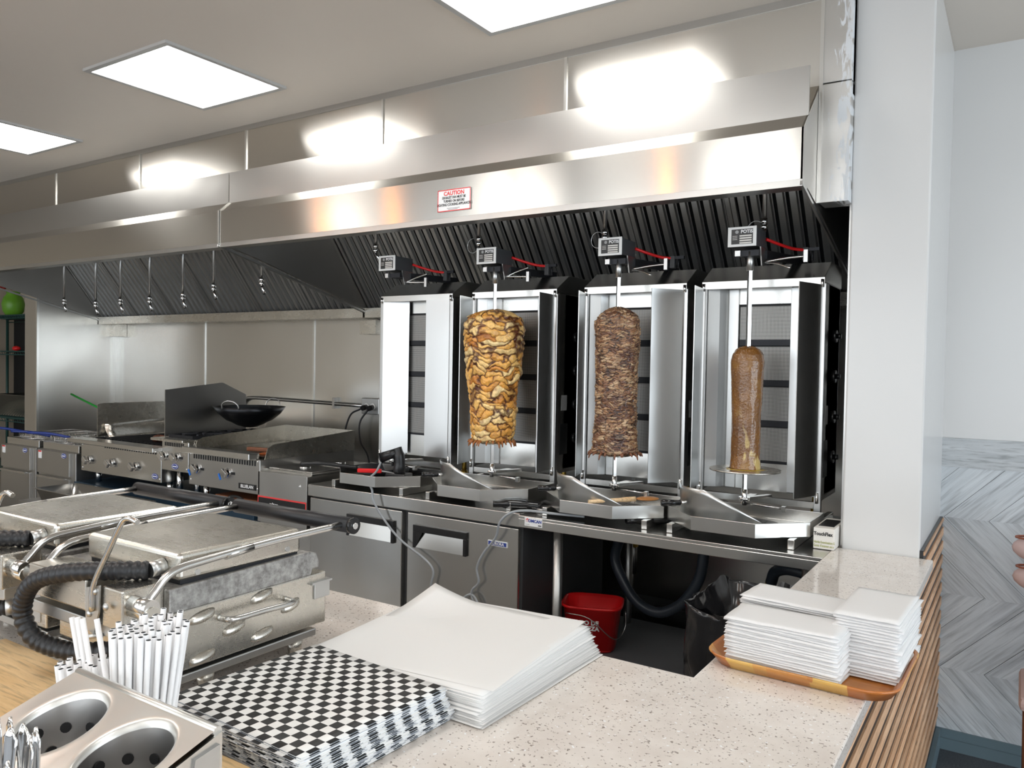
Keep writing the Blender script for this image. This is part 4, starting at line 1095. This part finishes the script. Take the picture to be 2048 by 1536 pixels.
for i in range(4): text('pail_text','________',.014,'white_label',t,onface(-.012,zb+.094-i*.012),xd,yd_,bold=.0006,sx=.8)
MB().tube(smooth_path([onface(.115,zb+.17)+Vector((.0,.08,0)),onface(.12,zb+.10)+Vector((0,.06,0)),onface(.1,zb+.07),onface(.0,zb+.16)+fn_*.03,onface(-.1,zb+.17)+fn_*.01],5),.0022,6).build('bail','galv',t)
t = thing('gas_hose','thick dark hose hanging in a loop under the work table','hose',(-1.3,3.2,.45))
MB().tube(smooth_path([(-1.51,3.3,.78),(-1.52,3.22,.66),(-1.47,3.2,.56),(-1.40,3.2,.475),(-1.30,3.2,.447),(-1.20,3.2,.50),(-1.13,3.2,.60),(-1.105,3.2,.70),(-1.105,3.22,.89)],6),.023,14).build('hose','hose',t)
t = thing('gas_valve','yellow handled gas valve behind the looped hose','valve',(-1.50,3.5,.6))
MB().cyl((-1.575,3.55,.50),(-1.575,3.55,.68),.016,10).build('pipe','galv',t)
MB().box(-1.60,-1.55,3.52,3.55,.635,.675).build('lever','brass',t,bevel=.004)
t = thing('corner_hose','curved dark hose with a brass fitting near the column','hose',(-.75,3.3,.6))
MB().tube(smooth_path([(-.86,3.35,.62),(-.83,3.3,.68),(-.76,3.25,.71),(-.66,3.22,.70),(-.60,3.2,.66)],5),.024,12).build('hose','hose',t)
MB().cyl((-.87,3.36,.57),(-.86,3.35,.63),.022,10).build('fitting','brass',t)
t = thing('drain_pipe','thick black pipe running behind the undershelf on two stands','pipe',(-1.2,3.66,0))
MB().cyl((-1.72,3.66,.27),(-.7,3.66,.27),.055,20).build('pipe','black_rubber',t)
for x in (-1.6,-.8): MB().cyl((x,3.66,.004),(x,3.66,.216),.02,10).build('stand','galv',t)
# bin with black liner beside the counter
t = thing('trash_bin','open bin with a crumpled black plastic liner between table and counter','bin',(-.69,2.42,0))
random.seed(9)
def bag(u,v):
    a=u*2*PI; p=5; c,s=math.cos(a),math.sin(a); k=(abs(c)**p+abs(s)**p)**(-1/p)
    r=.135+.02*v+.012*noise.noise(Vector((c*3,s*3,v*7)))+.008*noise.noise(Vector((c*9,s*9,v*16)))
    return (-.69+r*k*c*1.0,2.42+r*k*s*1.25,.02+v*.78+.02*noise.noise(Vector((c*2,s*2,5)))*v)
mat('bin_liner',(.012,.012,.014),.18,0,.6)
MB().grid(bag,90,40,True,True).build('liner','bin_liner',t,solid=.002)
def bagin(u,v):
    q=bag(u,1); a=Vector((-.69,2.42,.60)); p=Vector(q).lerp(a,v); 
    return (p.x+.02*noise.noise(p*14),p.y+.02*noise.noise(p*17),q[2]-.25*math.sin(v*PI/2)+.03*noise.noise(p*22))
MB().grid(bagin,90,24,True,True).build('liner_fold','bin_liner',t)
MB().prism([(-.79,2.28,.0),(-.57,2.28,.0),(-.57,2.56,.0),(-.79,2.56,.0)],(0,0,.5)).build('bin_body','dark_grey',t)
# ---------------------------------------------------------------- panini presses on the counter
def hose_ribbed(path, r, par, name):
    P = smooth_path(path, 48); rs = []
    L = 0; out = []; last = None
    # resample evenly
    pts = [P[0]]
    for q in P[1:]:
        if (q-pts[-1]).length > .0026: pts.append(q)
    rs = [r*(1+.20*abs(math.sin(i*PI/4.0))) for i in range(len(pts))]
    return MB().tube(pts, rs, 12).build(name, 'black_rubber', par)
def press(dx, label, lab_text):
    t = thing('panini_press', label, 'press', (-1.40+dx,.98,.91), group='panini presses on the counter')
    B = lambda m, n, ma, p=t, **k: m.build(n, ma, p, **k)
    def X(v): return v+dx
    x0, x1, y0, y1 = X(-1.575), X(-1.215), .803, 1.165
    B(MB().box(x0,x1,y0,y1,.965,1.072),'body','steel_worn',bevel=.003)
    B(MB().box(x0-.004,x1+.004,y0,y1-.03,.945,.960),'base_rail','galv',bevel=.002)
    for x in (x0+.03,x1-.015):
        for y in (.885,1.095): B(MB().cyl((x,y,.911),(x,y,.946),.012,14,.017),'leg','steel_worn')
    # cast lower plate, weathered aluminium rim
    pr = [(.800,1.072),(.800,1.116),(1.115,1.122),(1.135,1.116),(1.142,1.098),(1.142,1.085),(1.125,1.085),(1.12,1.072)]
    B(MB().prism([(x0-.004,a,b) for a,b in pr],(x1-x0+.008,0,0)),'lower_plate','cast_alu',bevel=.003)
    dr = B(MB().box(x1-.05,x1+.004,1.13,1.172,1.02,1.052),'grease_drawer','galv',bevel=.001)
    B(MB().box(x1-.06,x1+.008,1.12,1.175,1.052,1.056),'drawer_lip','galv',dr)
    # louvres and carry handle on the side
    for (ya,za,yb,zb_) in ((.841,1.049,.894,1.057),(.911,1.010,.96,1.018),(.973,1.054,1.024,1.063),(1.046,1.018,1.092,1.028),(.974,.980,1.027,.988),(.842,.975,.895,.982)):
        def lv(u, v, ya=ya, za=za, yb=yb, zb_=zb_):
            w = math.sin(PI*u)**.5 if 0 < u < 1 else 0
            y = ya+(yb-ya)*u; zc = za+(zb_-za)*u
            a = PI*v; return (x1+.0005+.013*w*math.sin(a)*(1-.55*v), y, zc-.0105*math.cos(a)*(.4+.6*w))
        B(MB().grid(lv,14,9),'louvre','steel_worn')
    B(MB().tube(smooth_path([(x1,.905,1.040),(x1+.028,.912,1.041),(x1+.03,.98,1.040),(x1+.028,1.05,1.038),(x1,1.058,1.038)],5),.0058,10),'carry_handle','rod_steel')
    # lid
    ly0, ly1 = .822, 1.098
    lid = B(MB().box(X(-1.510),X(-1.217),ly0,ly1,1.124,1.172),'lid','steel_worn',bevel=.008,seg=3)
    B(MB().box(X(-1.505),X(-1.222),ly0+.006,ly1-.006,1.117,1.126),'upper_plate','black_iron',lid)
    for y,z in ((.859,1.134),(1.062,1.137)): B(MB().cyl((X(-1.217),y,z),(X(-1.2155),y,z),.0055,10),'screw','galv',lid)
    # rods to the black handle bar
    for x in (X(-1.196),X(-1.535)):
        B(MB().tube(smooth_path([(x,.748,1.106),(x,.762,1.122),(x,.795,1.150),(x,.86,1.158),(x,1.0,1.165),(x,1.185,1.168)],5),.0072,10),'lift_rod','rod_steel',lid)
        B(MB().cyl((x,.90,1.158),(x,.96,1.1635),.0076,10),'rod_collar','rod_steel',lid)
        B(MB().cyl((x+.022,.745,1.104),(x-.03,.745,1.104),.0145,18),'rod_joint','rod_steel',lid)
    B(MB().cyl((X(-1.555),1.203,1.166),(X(-1.180),1.203,1.166),.0168,18),'handle_bar','black_rubber',lid)
    B(MB().cyl((X(-1.180),1.203,1.166),(X(-1.172),1.203,1.166),.0175,18),'bar_cap','black_gloss',lid)
    B(MB().cyl((X(-1.172),1.203,1.166),(X(-1.1685),1.203,1.166),.007,8),'bar_screw','chrome',lid)
    # hinge housings towards the customers
    B(MB().box(X(-1.53),X(-1.335),.725,.80,1.075,1.130),'hinge_housing','steel_worn',bevel=.003)
    B(MB().box(X(-1.285),X(-1.225),.725,.80,1.060,1.128),'hinge_housing','steel_worn',bevel=.003)
    B(MB().box(X(-1.53),X(-1.225),.730,.802,1.040,1.062),'hinge_rail','galv',bevel=.002)
    B(MB().cyl((X(-1.225),.745,1.095),(X(-1.17),.745,1.095),.013,14),'hinge_axle','steel_worn')
    ap = B(MB().prism([(X(-1.325),.722,1.12),(X(-1.325),.722,1.050),(X(-1.300),.722,1.045),(X(-1.285),.722,1.085),(X(-1.283),.722,1.13)],(0,-.003,0)),'lever_plate','galv')
    B(MB().tube(smooth_path([(X(-1.30),.716,1.085),(X(-1.295),.716,1.13),(X(-1.262),.722,1.19),(X(-1.235),.726,1.235),(X(-1.225),.728,1.247),(X(-1.210),.729,1.250),(X(-1.192),.73,1.246)],5),.0048,9),'spring_lever','rod_steel')
    for x,z in ((-1.296,1.118),(-1.312,1.078),(-1.262,1.098)): B(MB().ball((X(x),.718,z),.0065,10,1,.6,1),'bolt','galv')
    B(MB().cyl((X(-1.325),.704,1.038),(X(-1.29),.73,1.042),.004,10).cyl((X(-1.328),.702,1.0376),(X(-1.32),.708,1.039),.0065,10),'adjuster','galv')
    # wiring hose
    B(MB().cyl((X(-1.262),.822,1.146),(X(-1.262),.795,1.143),.014,14),'hose_gland','galv')
    hose_ribbed([(X(-1.262),.795,1.143),(X(-1.30),.755,1.145),(X(-1.38),.715,1.137),(X(-1.46),.70,1.11),(X(-1.50),.70,1.055),(X(-1.478),.71,1.005),(X(-1.42),.74,.985),(X(-1.36),.78,.987),(X(-1.34),.80,.99)],.0140,t,'wiring_hose')
    B(MB().cyl((X(-1.34),.803,.99),(X(-1.348),.788,.989),.018,10),'hose_gland','galv')
    # rating text on the customer side
    lb = B(MB().box(X(-1.36),X(-1.235),.8015,.803,.975,1.045),'rating_label','galv')
    if lab_text:
        for i, s in enumerate(('MUST CONNECT TO A CIRCUIT','ALIMENTATION A MORE','120 VOLTS')): text('label_text',s,.009,'grey_print',lb,(X(-1.297),.801,1.03-i*.014),sx=.7)
    return t
steel('steel_satin',(.72,.71,.68),.34,.42,(2,2,2),.05,3.0)
steel('cup_steel',(.62,.61,.6),.26,.34,(1,1,40),.05,3.0)
m = mat('cast_alu',(.36,.35,.34),.55,.9); k = N(m); n = k.noise(k.coord(),60,5,.7); c = k.ramp(n,[(.35,(.24,.23,.22)),(.65,(.5,.49,.47))]); k.out(c,None,k.bump(n,.3,.002))
press(0,'steel panini press with louvred side beside the checkered paper','')
press(-.41,'steel panini press standing farther from the checkered paper','x')
# cord bundle between the presses
tag(MB().tube(smooth_path([(-1.62,.66,.918),(-1.58,.70,.918),(-1.50,.72,.918),(-1.44,.71,.918),(-1.40,.66,.918)],5),.006,8).build('press_cord','black_rubber'),'black cord lying on the counter behind the press','cord')
# ---------------------------------------------------------------- bamboo board, cutlery holder, straws
tag(MB().prism([(-1.75,.33,.911),(-.86,.33,.911),(-.885,.735,.911),(-1.17,.735,.911),(-1.21,.785,.911),(-1.75,.785,.911)],(0,0,.016)).build('bamboo_board','bamboo',bevel=.003),'light bamboo board lying on the counter under the cutlery holder','board')
t = thing('cutlery_holder','stainless cutlery holder with round perforated cups','cutlery holder',(-.95,.45,.93))
HY = .59
def slope(y): return -.3*(HY-y)
def tilt(m):
    m.v = [(x,y,z+slope(y) if z > .96 else z) for x,y,z in m.v]; return m
def plate_with_holes(x0,x1,y0,y1,z,holes,r,mat_,par,name):
    # top sheet with round openings, built as strips round each hole
    m = MB(); N_ = 48
    nx = len(set(h[0] for h in holes)); hx = sorted(set(h[0] for h in holes)); hy = sorted(set(h[1] for h in holes))
    bx = [x0]+[(a+b)/2 for a,b in zip(hx[:-1],hx[1:])]+[x1]; by = [y0]+[(a+b)/2 for a,b in zip(hy[:-1],hy[1:])]+[y1]
    for i,cx in enumerate(hx):
        for j,cy in enumerate(hy):
            xa,xb,ya,yb = bx[i],bx[i+1],by[j],by[j+1]; vs=[]; fs=[]
            for q in range(N_):
                a = 2*PI*q/N_; c,s = math.cos(a),math.sin(a)
                tx = ((xb-cx) if c>0 else (cx-xa))/max(abs(c),1e-6); ty = ((yb-cy) if s>0 else (cy-ya))/max(abs(s),1e-6); k_ = min(tx,ty)
                vs += [(cx+r*c,cy+r*s,z-.008),(cx+(r+.002)*c,cy+(r+.002)*s,z-.001),(cx+(r+.006)*c,cy+(r+.006)*s,z+.001),(cx+min(r+.012,k_)*c,cy+min(r+.012,k_)*s,z),(cx+k_*c,cy+k_*s,z)]
            for q in range(N_):
                p = (q+1)%N_
                for e in range(4): fs.append((q*5+e,q*5+e+1,p*5+e+1,p*5+e))
            m.add(vs,fs,True)
            for q in range(4): pass
    return tilt(m).build(name,mat_,par)
hz = 1.07; hr_ = .0545
holes = [(x,y) for x in (-1.012,-.867) for y in (.516,.378)]
plate_with_holes(-1.105,-.794,.30,HY,hz,holes,hr_,'steel_satin',t,'top_sheet')
MB().tube([(-1.105,HY,hz-.003),(-.794,HY,hz-.003)],.006,8).build('rolled_edge','steel_satin',t)
MB().box(-1.105,-.794,HY-.002,HY+.002,.93,hz-.006).build('back_plate','steel',t)
MB().prism([(-1.107,HY,.93),(-1.107,HY,hz-.004),(-1.107,.30,hz-.004-.087),(-1.107,.30,.93)],(.002,0,0)).build('side_plate','steel',t)
sd = MB().prism([(-.794,HY+.004,.93),(-.794,HY+.004,hz-.004),(-.794,.30,hz-.004-.087),(-.794,.30,.93)],(.003,0,0)).build('side_plate','steel',t)
MB().prism([(-.791,.585,.965),(-.791,.588,hz-.016),(-.791,.555,hz-.022),(-.791,.545,.99)],(.004,0,0)).build('side_fold','galv',sd)
for (x,y) in holes:
    hc = hz+slope(y)
    cm = MB().lathe([(hr_+.001,0),(hr_-.001,-.02),(hr_-.004,-.06),(hr_-.008,-max(.062,min(.115,hc-.944))),(.01,-max(.062,min(.117,hc-.942)))],(x,y,0),40)
    cm.v = [(a_,b_,hc+c_-.006+(slope(b_)-slope(y))*max(0,1+c_/.06)) for a_,b_,c_ in cm.v]
    cup = cm.build('cup','cup_steel',t)
    for row,zz in enumerate((hc-.030,hc-.058,hc-.086)):
        for q in range(10):
            a = (q+.5*(row%2))*2*PI/10; rr = hr_-.0022-.0022*row
            c = Vector((x+(rr-.0005)*math.cos(a),y+(rr-.0005)*math.sin(a),zz)); nn = Vector((-math.cos(a),-math.sin(a),.07))
            if y > .5 or row<1: MB().cyl(c,c+nn*.0012,.0068,12).build('cup_hole','shadow_black',cup)
# cutlery: handles sticking up out of the cups nearest the customer
def fork(x,y,z,rx,ry,rz,kind,label):
    t = thing(kind,label,'cutlery',(x,y,z),group='metal cutlery in the holder'); t.rotation_euler = (rx,ry,rz)
    L = .17
    m = MB()
    def hd(u,v):
        w = .006+.006*max(0,(u-.45)/.55)**1.2; w *= math.sqrt(max(0.02,1-max(0,(u-.94)/.06)**2))
        return ((v-.5)*2*w, .0012*math.cos((v-.5)*PI), L*u)
    m.grid(hd,16,7).build('handle','chrome',t,world=False,solid=.0016)
    def sc(u,v):
        a=u*2*PI; return (.018*v*math.cos(a),.004*(1-v*v),-.025+.026*v*math.sin(a))
    MB().grid(sc,18,5,True,True).build('head','chrome',t,world=False,solid=.001)
random.seed(21)
for i in range(8):
    fork(-.893+.0095*i+random.uniform(-.002,.002),.392+random.uniform(-.016,.016),.955,random.uniform(-.08,.05),random.uniform(-.16,-.02),random.uniform(-.3,.3),'teaspoon','chrome spoon standing in the holder cup, handle up')
for i in range(7):
    fork(-.862+.008*i+random.uniform(-.003,.003),.366+random.uniform(-.012,.012),.958,random.uniform(.0,.25),random.uniform(.05,.45),random.uniform(-.5,.5),'fork','chrome fork leaning out of the holder cup towards the checkered paper')
# straw cup
for cx_,cy_,r_,h_,lab in ((-1.078,.672,.044,.092,'round steel cup filled with tall white straws'),(-1.195,.648,.032,.06,'small steel cup with short white straws behind the cutlery holder')):
    t = thing('straw_cup',lab,'cup',(cx_,cy_,.927))
    MB().lathe([(.001,0),(r_-.004,0),(r_-.002,.004),(r_,h_-.004),(r_+.0015,h_-.002),(r_+.0015,h_),(r_-.002,h_-.002),(r_-.004,.006),(.001,.005)],(cx_,cy_,.927),40).build('cup','steel_vert',t)
mat('straw_white',(.86,.86,.87),.35,0,.5)
def make_straw():
    m = MB(); r = .0042; L = .175; n = 10
    for rr,fl in ((r,1),(r-.0007,-1)):
        vs=[]
        for z in (0,L):
            for q in range(n): vs.append((rr*math.cos(2*PI*q/n),rr*math.sin(2*PI*q/n),z))
        m.add(vs,[(q,(q+1)%n,n+(q+1)%n,n+q) for q in range(n)],True)
    b = 0
    m.f += [(n+q,n+(q+1)%n,3*n+(q+1)%n,3*n+q) for q in range(n)]; m.sm += [False]*n
    return m.build('drinking_straw','straw_white')
st0 = None; random.seed(33)
def add_straw(x,y,z,dirv,lab):
    global st0
    if st0 is None: st0 = make_straw(); o = st0
    else: o = inst(st0)
    o.location = (x,y,z); o.rotation_mode='XYZ'; o.rotation_euler = Vector(dirv).to_track_quat('Z','Y').to_euler()
    tag(o,lab,'straw','white drinking straws in the steel cup')
for ring_r,cnt in ((.004,3),(.0125,8),(.021,14),(.0295,19),(.0365,23)):
    for q in range(cnt):
        a = 2*PI*(q+random.uniform(-.2,.2))/cnt; x = -1.078+ring_r*math.cos(a); y = .672+ring_r*math.sin(a); ln = ring_r/.0365
        zb_ = .934+random.uniform(0,.010)+.018*max(0,math.sin(a))*random.random()
        add_straw(x,y,zb_,(.035+.075*ln*math.cos(a)+random.uniform(-.02,.02),.02+.07*ln*math.sin(a)+random.uniform(-.02,.02),1),'white paper drinking straw standing upright in the tall bundle')
for ring_r,cnt in ((.008,4),(.019,9),(.0255,12)):
    for q in range(cnt):
        a = 2*PI*(q+random.uniform(-.2,.2))/cnt; ln = ring_r/.026
        add_straw(-1.195+ring_r*math.cos(a),.648+ring_r*math.sin(a),.934,(-.06+.08*ln*math.cos(a),.08*ln*math.sin(a),1),'short white straw in the small cup')
        bpy.data.objects[-1] if False else None
for q,(x,y,lx) in enumerate(((-1.188,.655,-.40),(-1.172,.652,-.36),(-1.150,.650,-.38),(-1.122,.655,-.36))):
    add_straw(x,y,.936+.003*q,(lx,.02,1),'white straw leaning out of the small cup towards the presses')
for o in COL.objects:
    if o.name.startswith('drinking_straw') and o['label'].startswith('short'): o.scale = (1,1,.62); o['group'] = 'short straws in the small cup'
# ---------------------------------------------------------------- checkered paper stack
def checker_mat():
    m = mat('checker_paper',(.9,.9,.9),.45,0,.3); k = N(m)
    tc = k.n('ShaderNodeTexCoord'); mp = k.n('ShaderNodeMapping'); k.l(tc.outputs['Object'],mp.inputs[0]); mp.inputs['Scale'].default_value=(1,1,0); mp.inputs['Location'].default_value=(.5,.5,.37)
    ck = k.n('ShaderNodeTexChecker'); k.l(mp.outputs[0],ck.inputs[0]); ck.inputs['Scale'].default_value = 1/.0182
    ck.inputs[1].default_value=(.86,.85,.83,1); ck.inputs[2].default_value=(.022,.022,.022,1)
    n = k.noise(k.coord(),40,3,.6)
    c = k.mix(ck.outputs[0],k.ramp(n,[(.3,gray(.9)),(.7,gray(1))]),.6,'MULTIPLY')
    k.out(c,None,k.bump(k.noise(k.coord(),9,3,.6),.2,.004))
checker_mat()
mat('paper_white',(.80,.79,.775),.6)
mat('paper_edge',(.78,.80,.84),.6)
def rim_mat():
    m = mat('checker_rim',(.7,.72,.76),.6); k = N(m); oi = k.n('ShaderNodeObjectInfo')
    tc = k.n('ShaderNodeTexCoord'); cb = k.n('ShaderNodeCombineXYZ'); mu = k.n('ShaderNodeMath',operation='MULTIPLY'); k.l(oi.outputs['Random'],mu.inputs[0]); mu.inputs[1].default_value=3.0
    for q in range(3): k.l(mu.outputs[0],cb.inputs[q])
    ad = k.n('ShaderNodeVectorMath',operation='ADD'); k.l(tc.outputs['Object'],ad.inputs[0]); k.l(cb.outputs[0],ad.inputs[1])
    mp = k.n('ShaderNodeMapping'); mp.inputs['Scale'].default_value=(1,1,0); mp.inputs['Location'].default_value=(0,0,.3); k.l(ad.outputs[0],mp.inputs[0])
    ck = k.n('ShaderNodeTexChecker'); k.l(mp.outputs[0],ck.inputs[0]); ck.inputs['Scale'].default_value=1/.0182
    ck.inputs[1].default_value=(.80,.82,.85,1); ck.inputs[2].default_value=(.34,.37,.42,1); k.out(ck.outputs[0])
rim_mat()
def sheet_fn(hw,hh,dz,seed,curl=0.0):
    def fn(u,v):
        x=(u-.5)*2*hw; y=(v-.5)*2*hh
        return (x,y,dz*(noise.noise(Vector((x*6,y*6,seed)))*.5)+curl*max(0,(u-.75)*4)**2*max(0,(v-.6)*2.5)**2)
    return fn
t = thing('checkered_paper','stack of black and white checkered deli paper sheets on the counter','paper stack',(-.965,.900,.911),math.radians(-3.0))
random.seed(5); s0 = None; NS = 34; TH = .052
for i in range(NS):
    f = i/(NS-1)
    if s0 is None: s0 = MB().grid(sheet_fn(.1655,.1525,.002,1.3),14,14).build('sheet','checker_paper',t,world=False,solid=.0012); o = s0; s0.data.materials.append(M['checker_rim']); s0.modifiers[0].material_offset_rim = 1
    else: o = inst(s0,t)
    o.location = (random.uniform(-.003,.003)+.006*math.sin(f*5),random.uniform(-.003,.003)+.005*math.cos(f*4),.0012+f*TH)
    o.rotation_euler = (0,0,random.uniform(-.012,.012))
MB().box(-.160,.160,-.147,.147,.0005,TH-.002).build('inner_sheets','paper_edge',t,world=False)
# ---------------------------------------------------------------- white paper stack
t = thing('white_paper','stack of white wrapping paper sheets with a lifted corner','paper stack',(-.945,1.265,.911),math.radians(2.0))
random.seed(6); s0 = None; NS = 22; TH = .046
def wfn(u,v):
    x=(u-.5)*.40; y=(v-.5)*.42
    z=.0015*noise.noise(Vector((x*7,y*7,2)))+.030*max(0,(.35-u)/.35)**1.5*max(0,(v-.55)/.45)**1.3+.006*math.sin(u*3)*max(0,v-.7)
    return (x,y,z)
for i in range(NS):
    f = i/(NS-1)
    if s0 is None: s0 = MB().grid(wfn,20,20).build('sheet','paper_white',t,world=False,solid=.001); o = s0
    else: o = inst(s0,t)
    sq_ = 1.0-.0*f
    o.location = (random.uniform(-.004,.004)+.022*(1-f)**1.5,random.uniform(-.004,.004)-.006*(1-f),.001+f*TH)
    o.rotation_euler = (0,0,random.uniform(-.02,.02)-.06*(1-f)); o.scale = (1,1,.15+.85*f)
o = inst(s0,t,loc=(-.01,.012,TH+.002),rot=(0,0,.07))
# ---------------------------------------------------------------- napkins on a tray
def tray():
    t = thing('serving_tray','orange brown wood-grain serving tray under the napkins','tray',(-.345,1.69,.911))
    m = mat('tray_wood',(.6,.25,.06),.3,0,.5,.3); k = N(m); co = k.coord()
    v = k.n('ShaderNodeTexVoronoi',distance='CHEBYCHEV'); k.l(k.coord((26,12,1)),v.inputs['Vector']); v.inputs['Scale'].default_value=1.0; v.inputs['Randomness'].default_value=.6
    sp = k.n('ShaderNodeSeparateColor'); k.l(v.outputs['Color'],sp.inputs[0])
    c = k.ramp(sp.outputs[0],[(.1,(.52,.17,.035)),(.5,(.66,.30,.07)),(.9,(.74,.45,.11))])
    n = k.noise(k.coord((4,60,1)),3,3,.6); c = k.mix(c,k.ramp(n,[(.3,gray(.75)),(.7,gray(1.05))]),.8,'MULTIPLY'); k.out(c)
    def ring(hx,hy,r,z):
        pts=[]
        for s,(sx,sy) in enumerate(((1,1),(-1,1),(-1,-1),(1,-1))):
            for q in range(8):
                a=(s+q/7)*PI/2; pts.append((sx*(hx-r)+r*math.cos(a),sy*(hy-r)+r*math.sin(a),z))
        return pts
    R_=[ring(.150,.128,.04,.0005),ring(.160,.138,.045,.004),ring(.174,.152,.055,.022),ring(.180,.158,.06,.026),ring(.182,.160,.06,.023),ring(.178,.156,.06,.018),ring(.165,.142,.05,.0005)]
    n=32; vs=sum([R_[6],R_[5],R_[4],R_[3],R_[2],R_[1],ring(.148,.126,.04,.003)],[]); fs=[]
    for j in range(6): fs+=[(j*n+i,j*n+(i+1)%n,(j+1)*n+(i+1)%n,(j+1)*n+i) for i in range(n)]
    fs.append(tuple(6*n+i for i in range(n))); fs.append(tuple(reversed(range(n))))
    MB().add(vs,fs,True).build('tray_body','tray_wood',t)if False else None
    o = MB().add(vs,fs,True).build('tray_body','tray_wood',t,world=False); t.rotation_euler=(0,0,math.radians(-2))
tray()
mat('napkin',(.80,.79,.785),.7)
def napkin_mesh(hx,hy,th,seed):
    m = MB(); n = 14; k = 10
    def r(u,v,s):
        x=(u-.5)*2*hx; y=(v-.5)*2*hy
        e=min(u,1-u,v,1-v); w=.0011*noise.noise(Vector((x*18,y*18,seed)))+.0006*noise.noise(Vector((x*50,y*50,seed+4)))
        open_=.0012*max(0,(u-.85)/.15)
        rd=th/2*min(1,(max(0,1-(1-min(1,e*hx*2/.004))**2))**.5+.25)
        return (x+.0012*noise.noise(Vector((y*30,seed,s))),y+.0012*noise.noise(Vector((x*30,seed,s+3))),th/2+w+s*(rd+open_))
    top=[r(i/(n-1),j/(k-1),1) for j in range(k) for i in range(n)]; bot=[r(i/(n-1),j/(k-1),-1) for j in range(k) for i in range(n)]
    fs=[]; N_=n*k
    for j in range(k-1):
        for i in range(n-1):
            a=j*n+i; fs.append((a,a+1,a+n+1,a+n)); fs.append((N_+a,N_+a+n,N_+a+n+1,N_+a+1))
    bd=[i for i in range(n)]+[j*n+n-1 for j in range(1,k)]+[(k-1)*n+i for i in range(n-2,-1,-1)]+[j*n for j in range(k-2,0,-1)]
    for a,b in zip(bd,bd[1:]+bd[:1]): fs.append((a,N_+a,N_+b,b))
    return m.add(top+bot,fs,True).mesh('napkin')
random.seed(12)
NM = [napkin_mesh(.110,.062,.0048,s) for s in (1.1,2.7,3.9)]
NMc = [napkin_mesh(.060,.118,.0058,s) for s in (5.1,6.7,7.9)]
for me_ in NM+NMc: me_.materials.append(M['napkin'])
def napkins(cx,cy,z0,n,meshes,th,rz,lab,grp,jit=.003,lean=(0,0)):
    for i in range(n):
        o = bpy.data.objects.new('paper_napkin',meshes[i%3]); COL.objects.link(o)
        o.location=(cx+random.uniform(-jit,jit)+lean[0]*i/n,cy+random.uniform(-jit,jit)+lean[1]*i/n,z0+i*th)
        o.rotation_euler=(random.uniform(-.006,.006),random.uniform(-.006,.006),rz+random.uniform(-.03,.03)+(PI if i%2 else 0))
        tag(o,lab,'napkin',grp)
z0 = .916
napkins(-.378,1.622,z0,20,NM,.00475,math.radians(-3),'white folded napkin in the long front stack on the tray','napkins of the front stack')
napkins(-.392,1.772,z0,21,NM,.00475,math.radians(-4),'white folded napkin in the long rear stack on the tray','napkins of the rear stack')
napkins(-.232,1.752,z0,21,NMc,.0058,math.radians(-3),'white folded napkin in the crosswise stack beside the slat front','napkins of the crosswise stack')
# ---------------------------------------------------------------- chair at the edge of the dining room
t = thing('dining_chair','chair with pale pink rounded cushion back by the grey plank wall','chair',(.21,3.25,0))
mat('pink_fabric',(.62,.46,.44),.7); mat('brown_leather',(.28,.09,.05),.45)
for z,sc_ in ((.915,1.0),(.815,.98)):
    MB().ball((.21,3.22,z),.20,28,sc_*1.12,.36,.36).build('cushion_roll','pink_fabric',t)
    MB().tube([(.21+.19*sc_*1.12*math.cos(a),3.22+.062*math.sin(a)-.01,z+.038) for a in np.linspace(0,2*PI,32)[:-1]],.004,6,True).build('piping','brown_leather',t)
MB().box(.04,.38,3.20,3.26,.45,.95).build('back_board','brown_leather',t,bevel=.02)
MB().box(.02,.42,3.0,3.34,.42,.47).build('seat','pink_fabric',t,bevel=.02)
for x in (.05,.37):
    for y in (3.04,3.28): MB().cyl((x,y,0),(x,y,.42),.012,10,.018).build('leg','wood_brown',t)
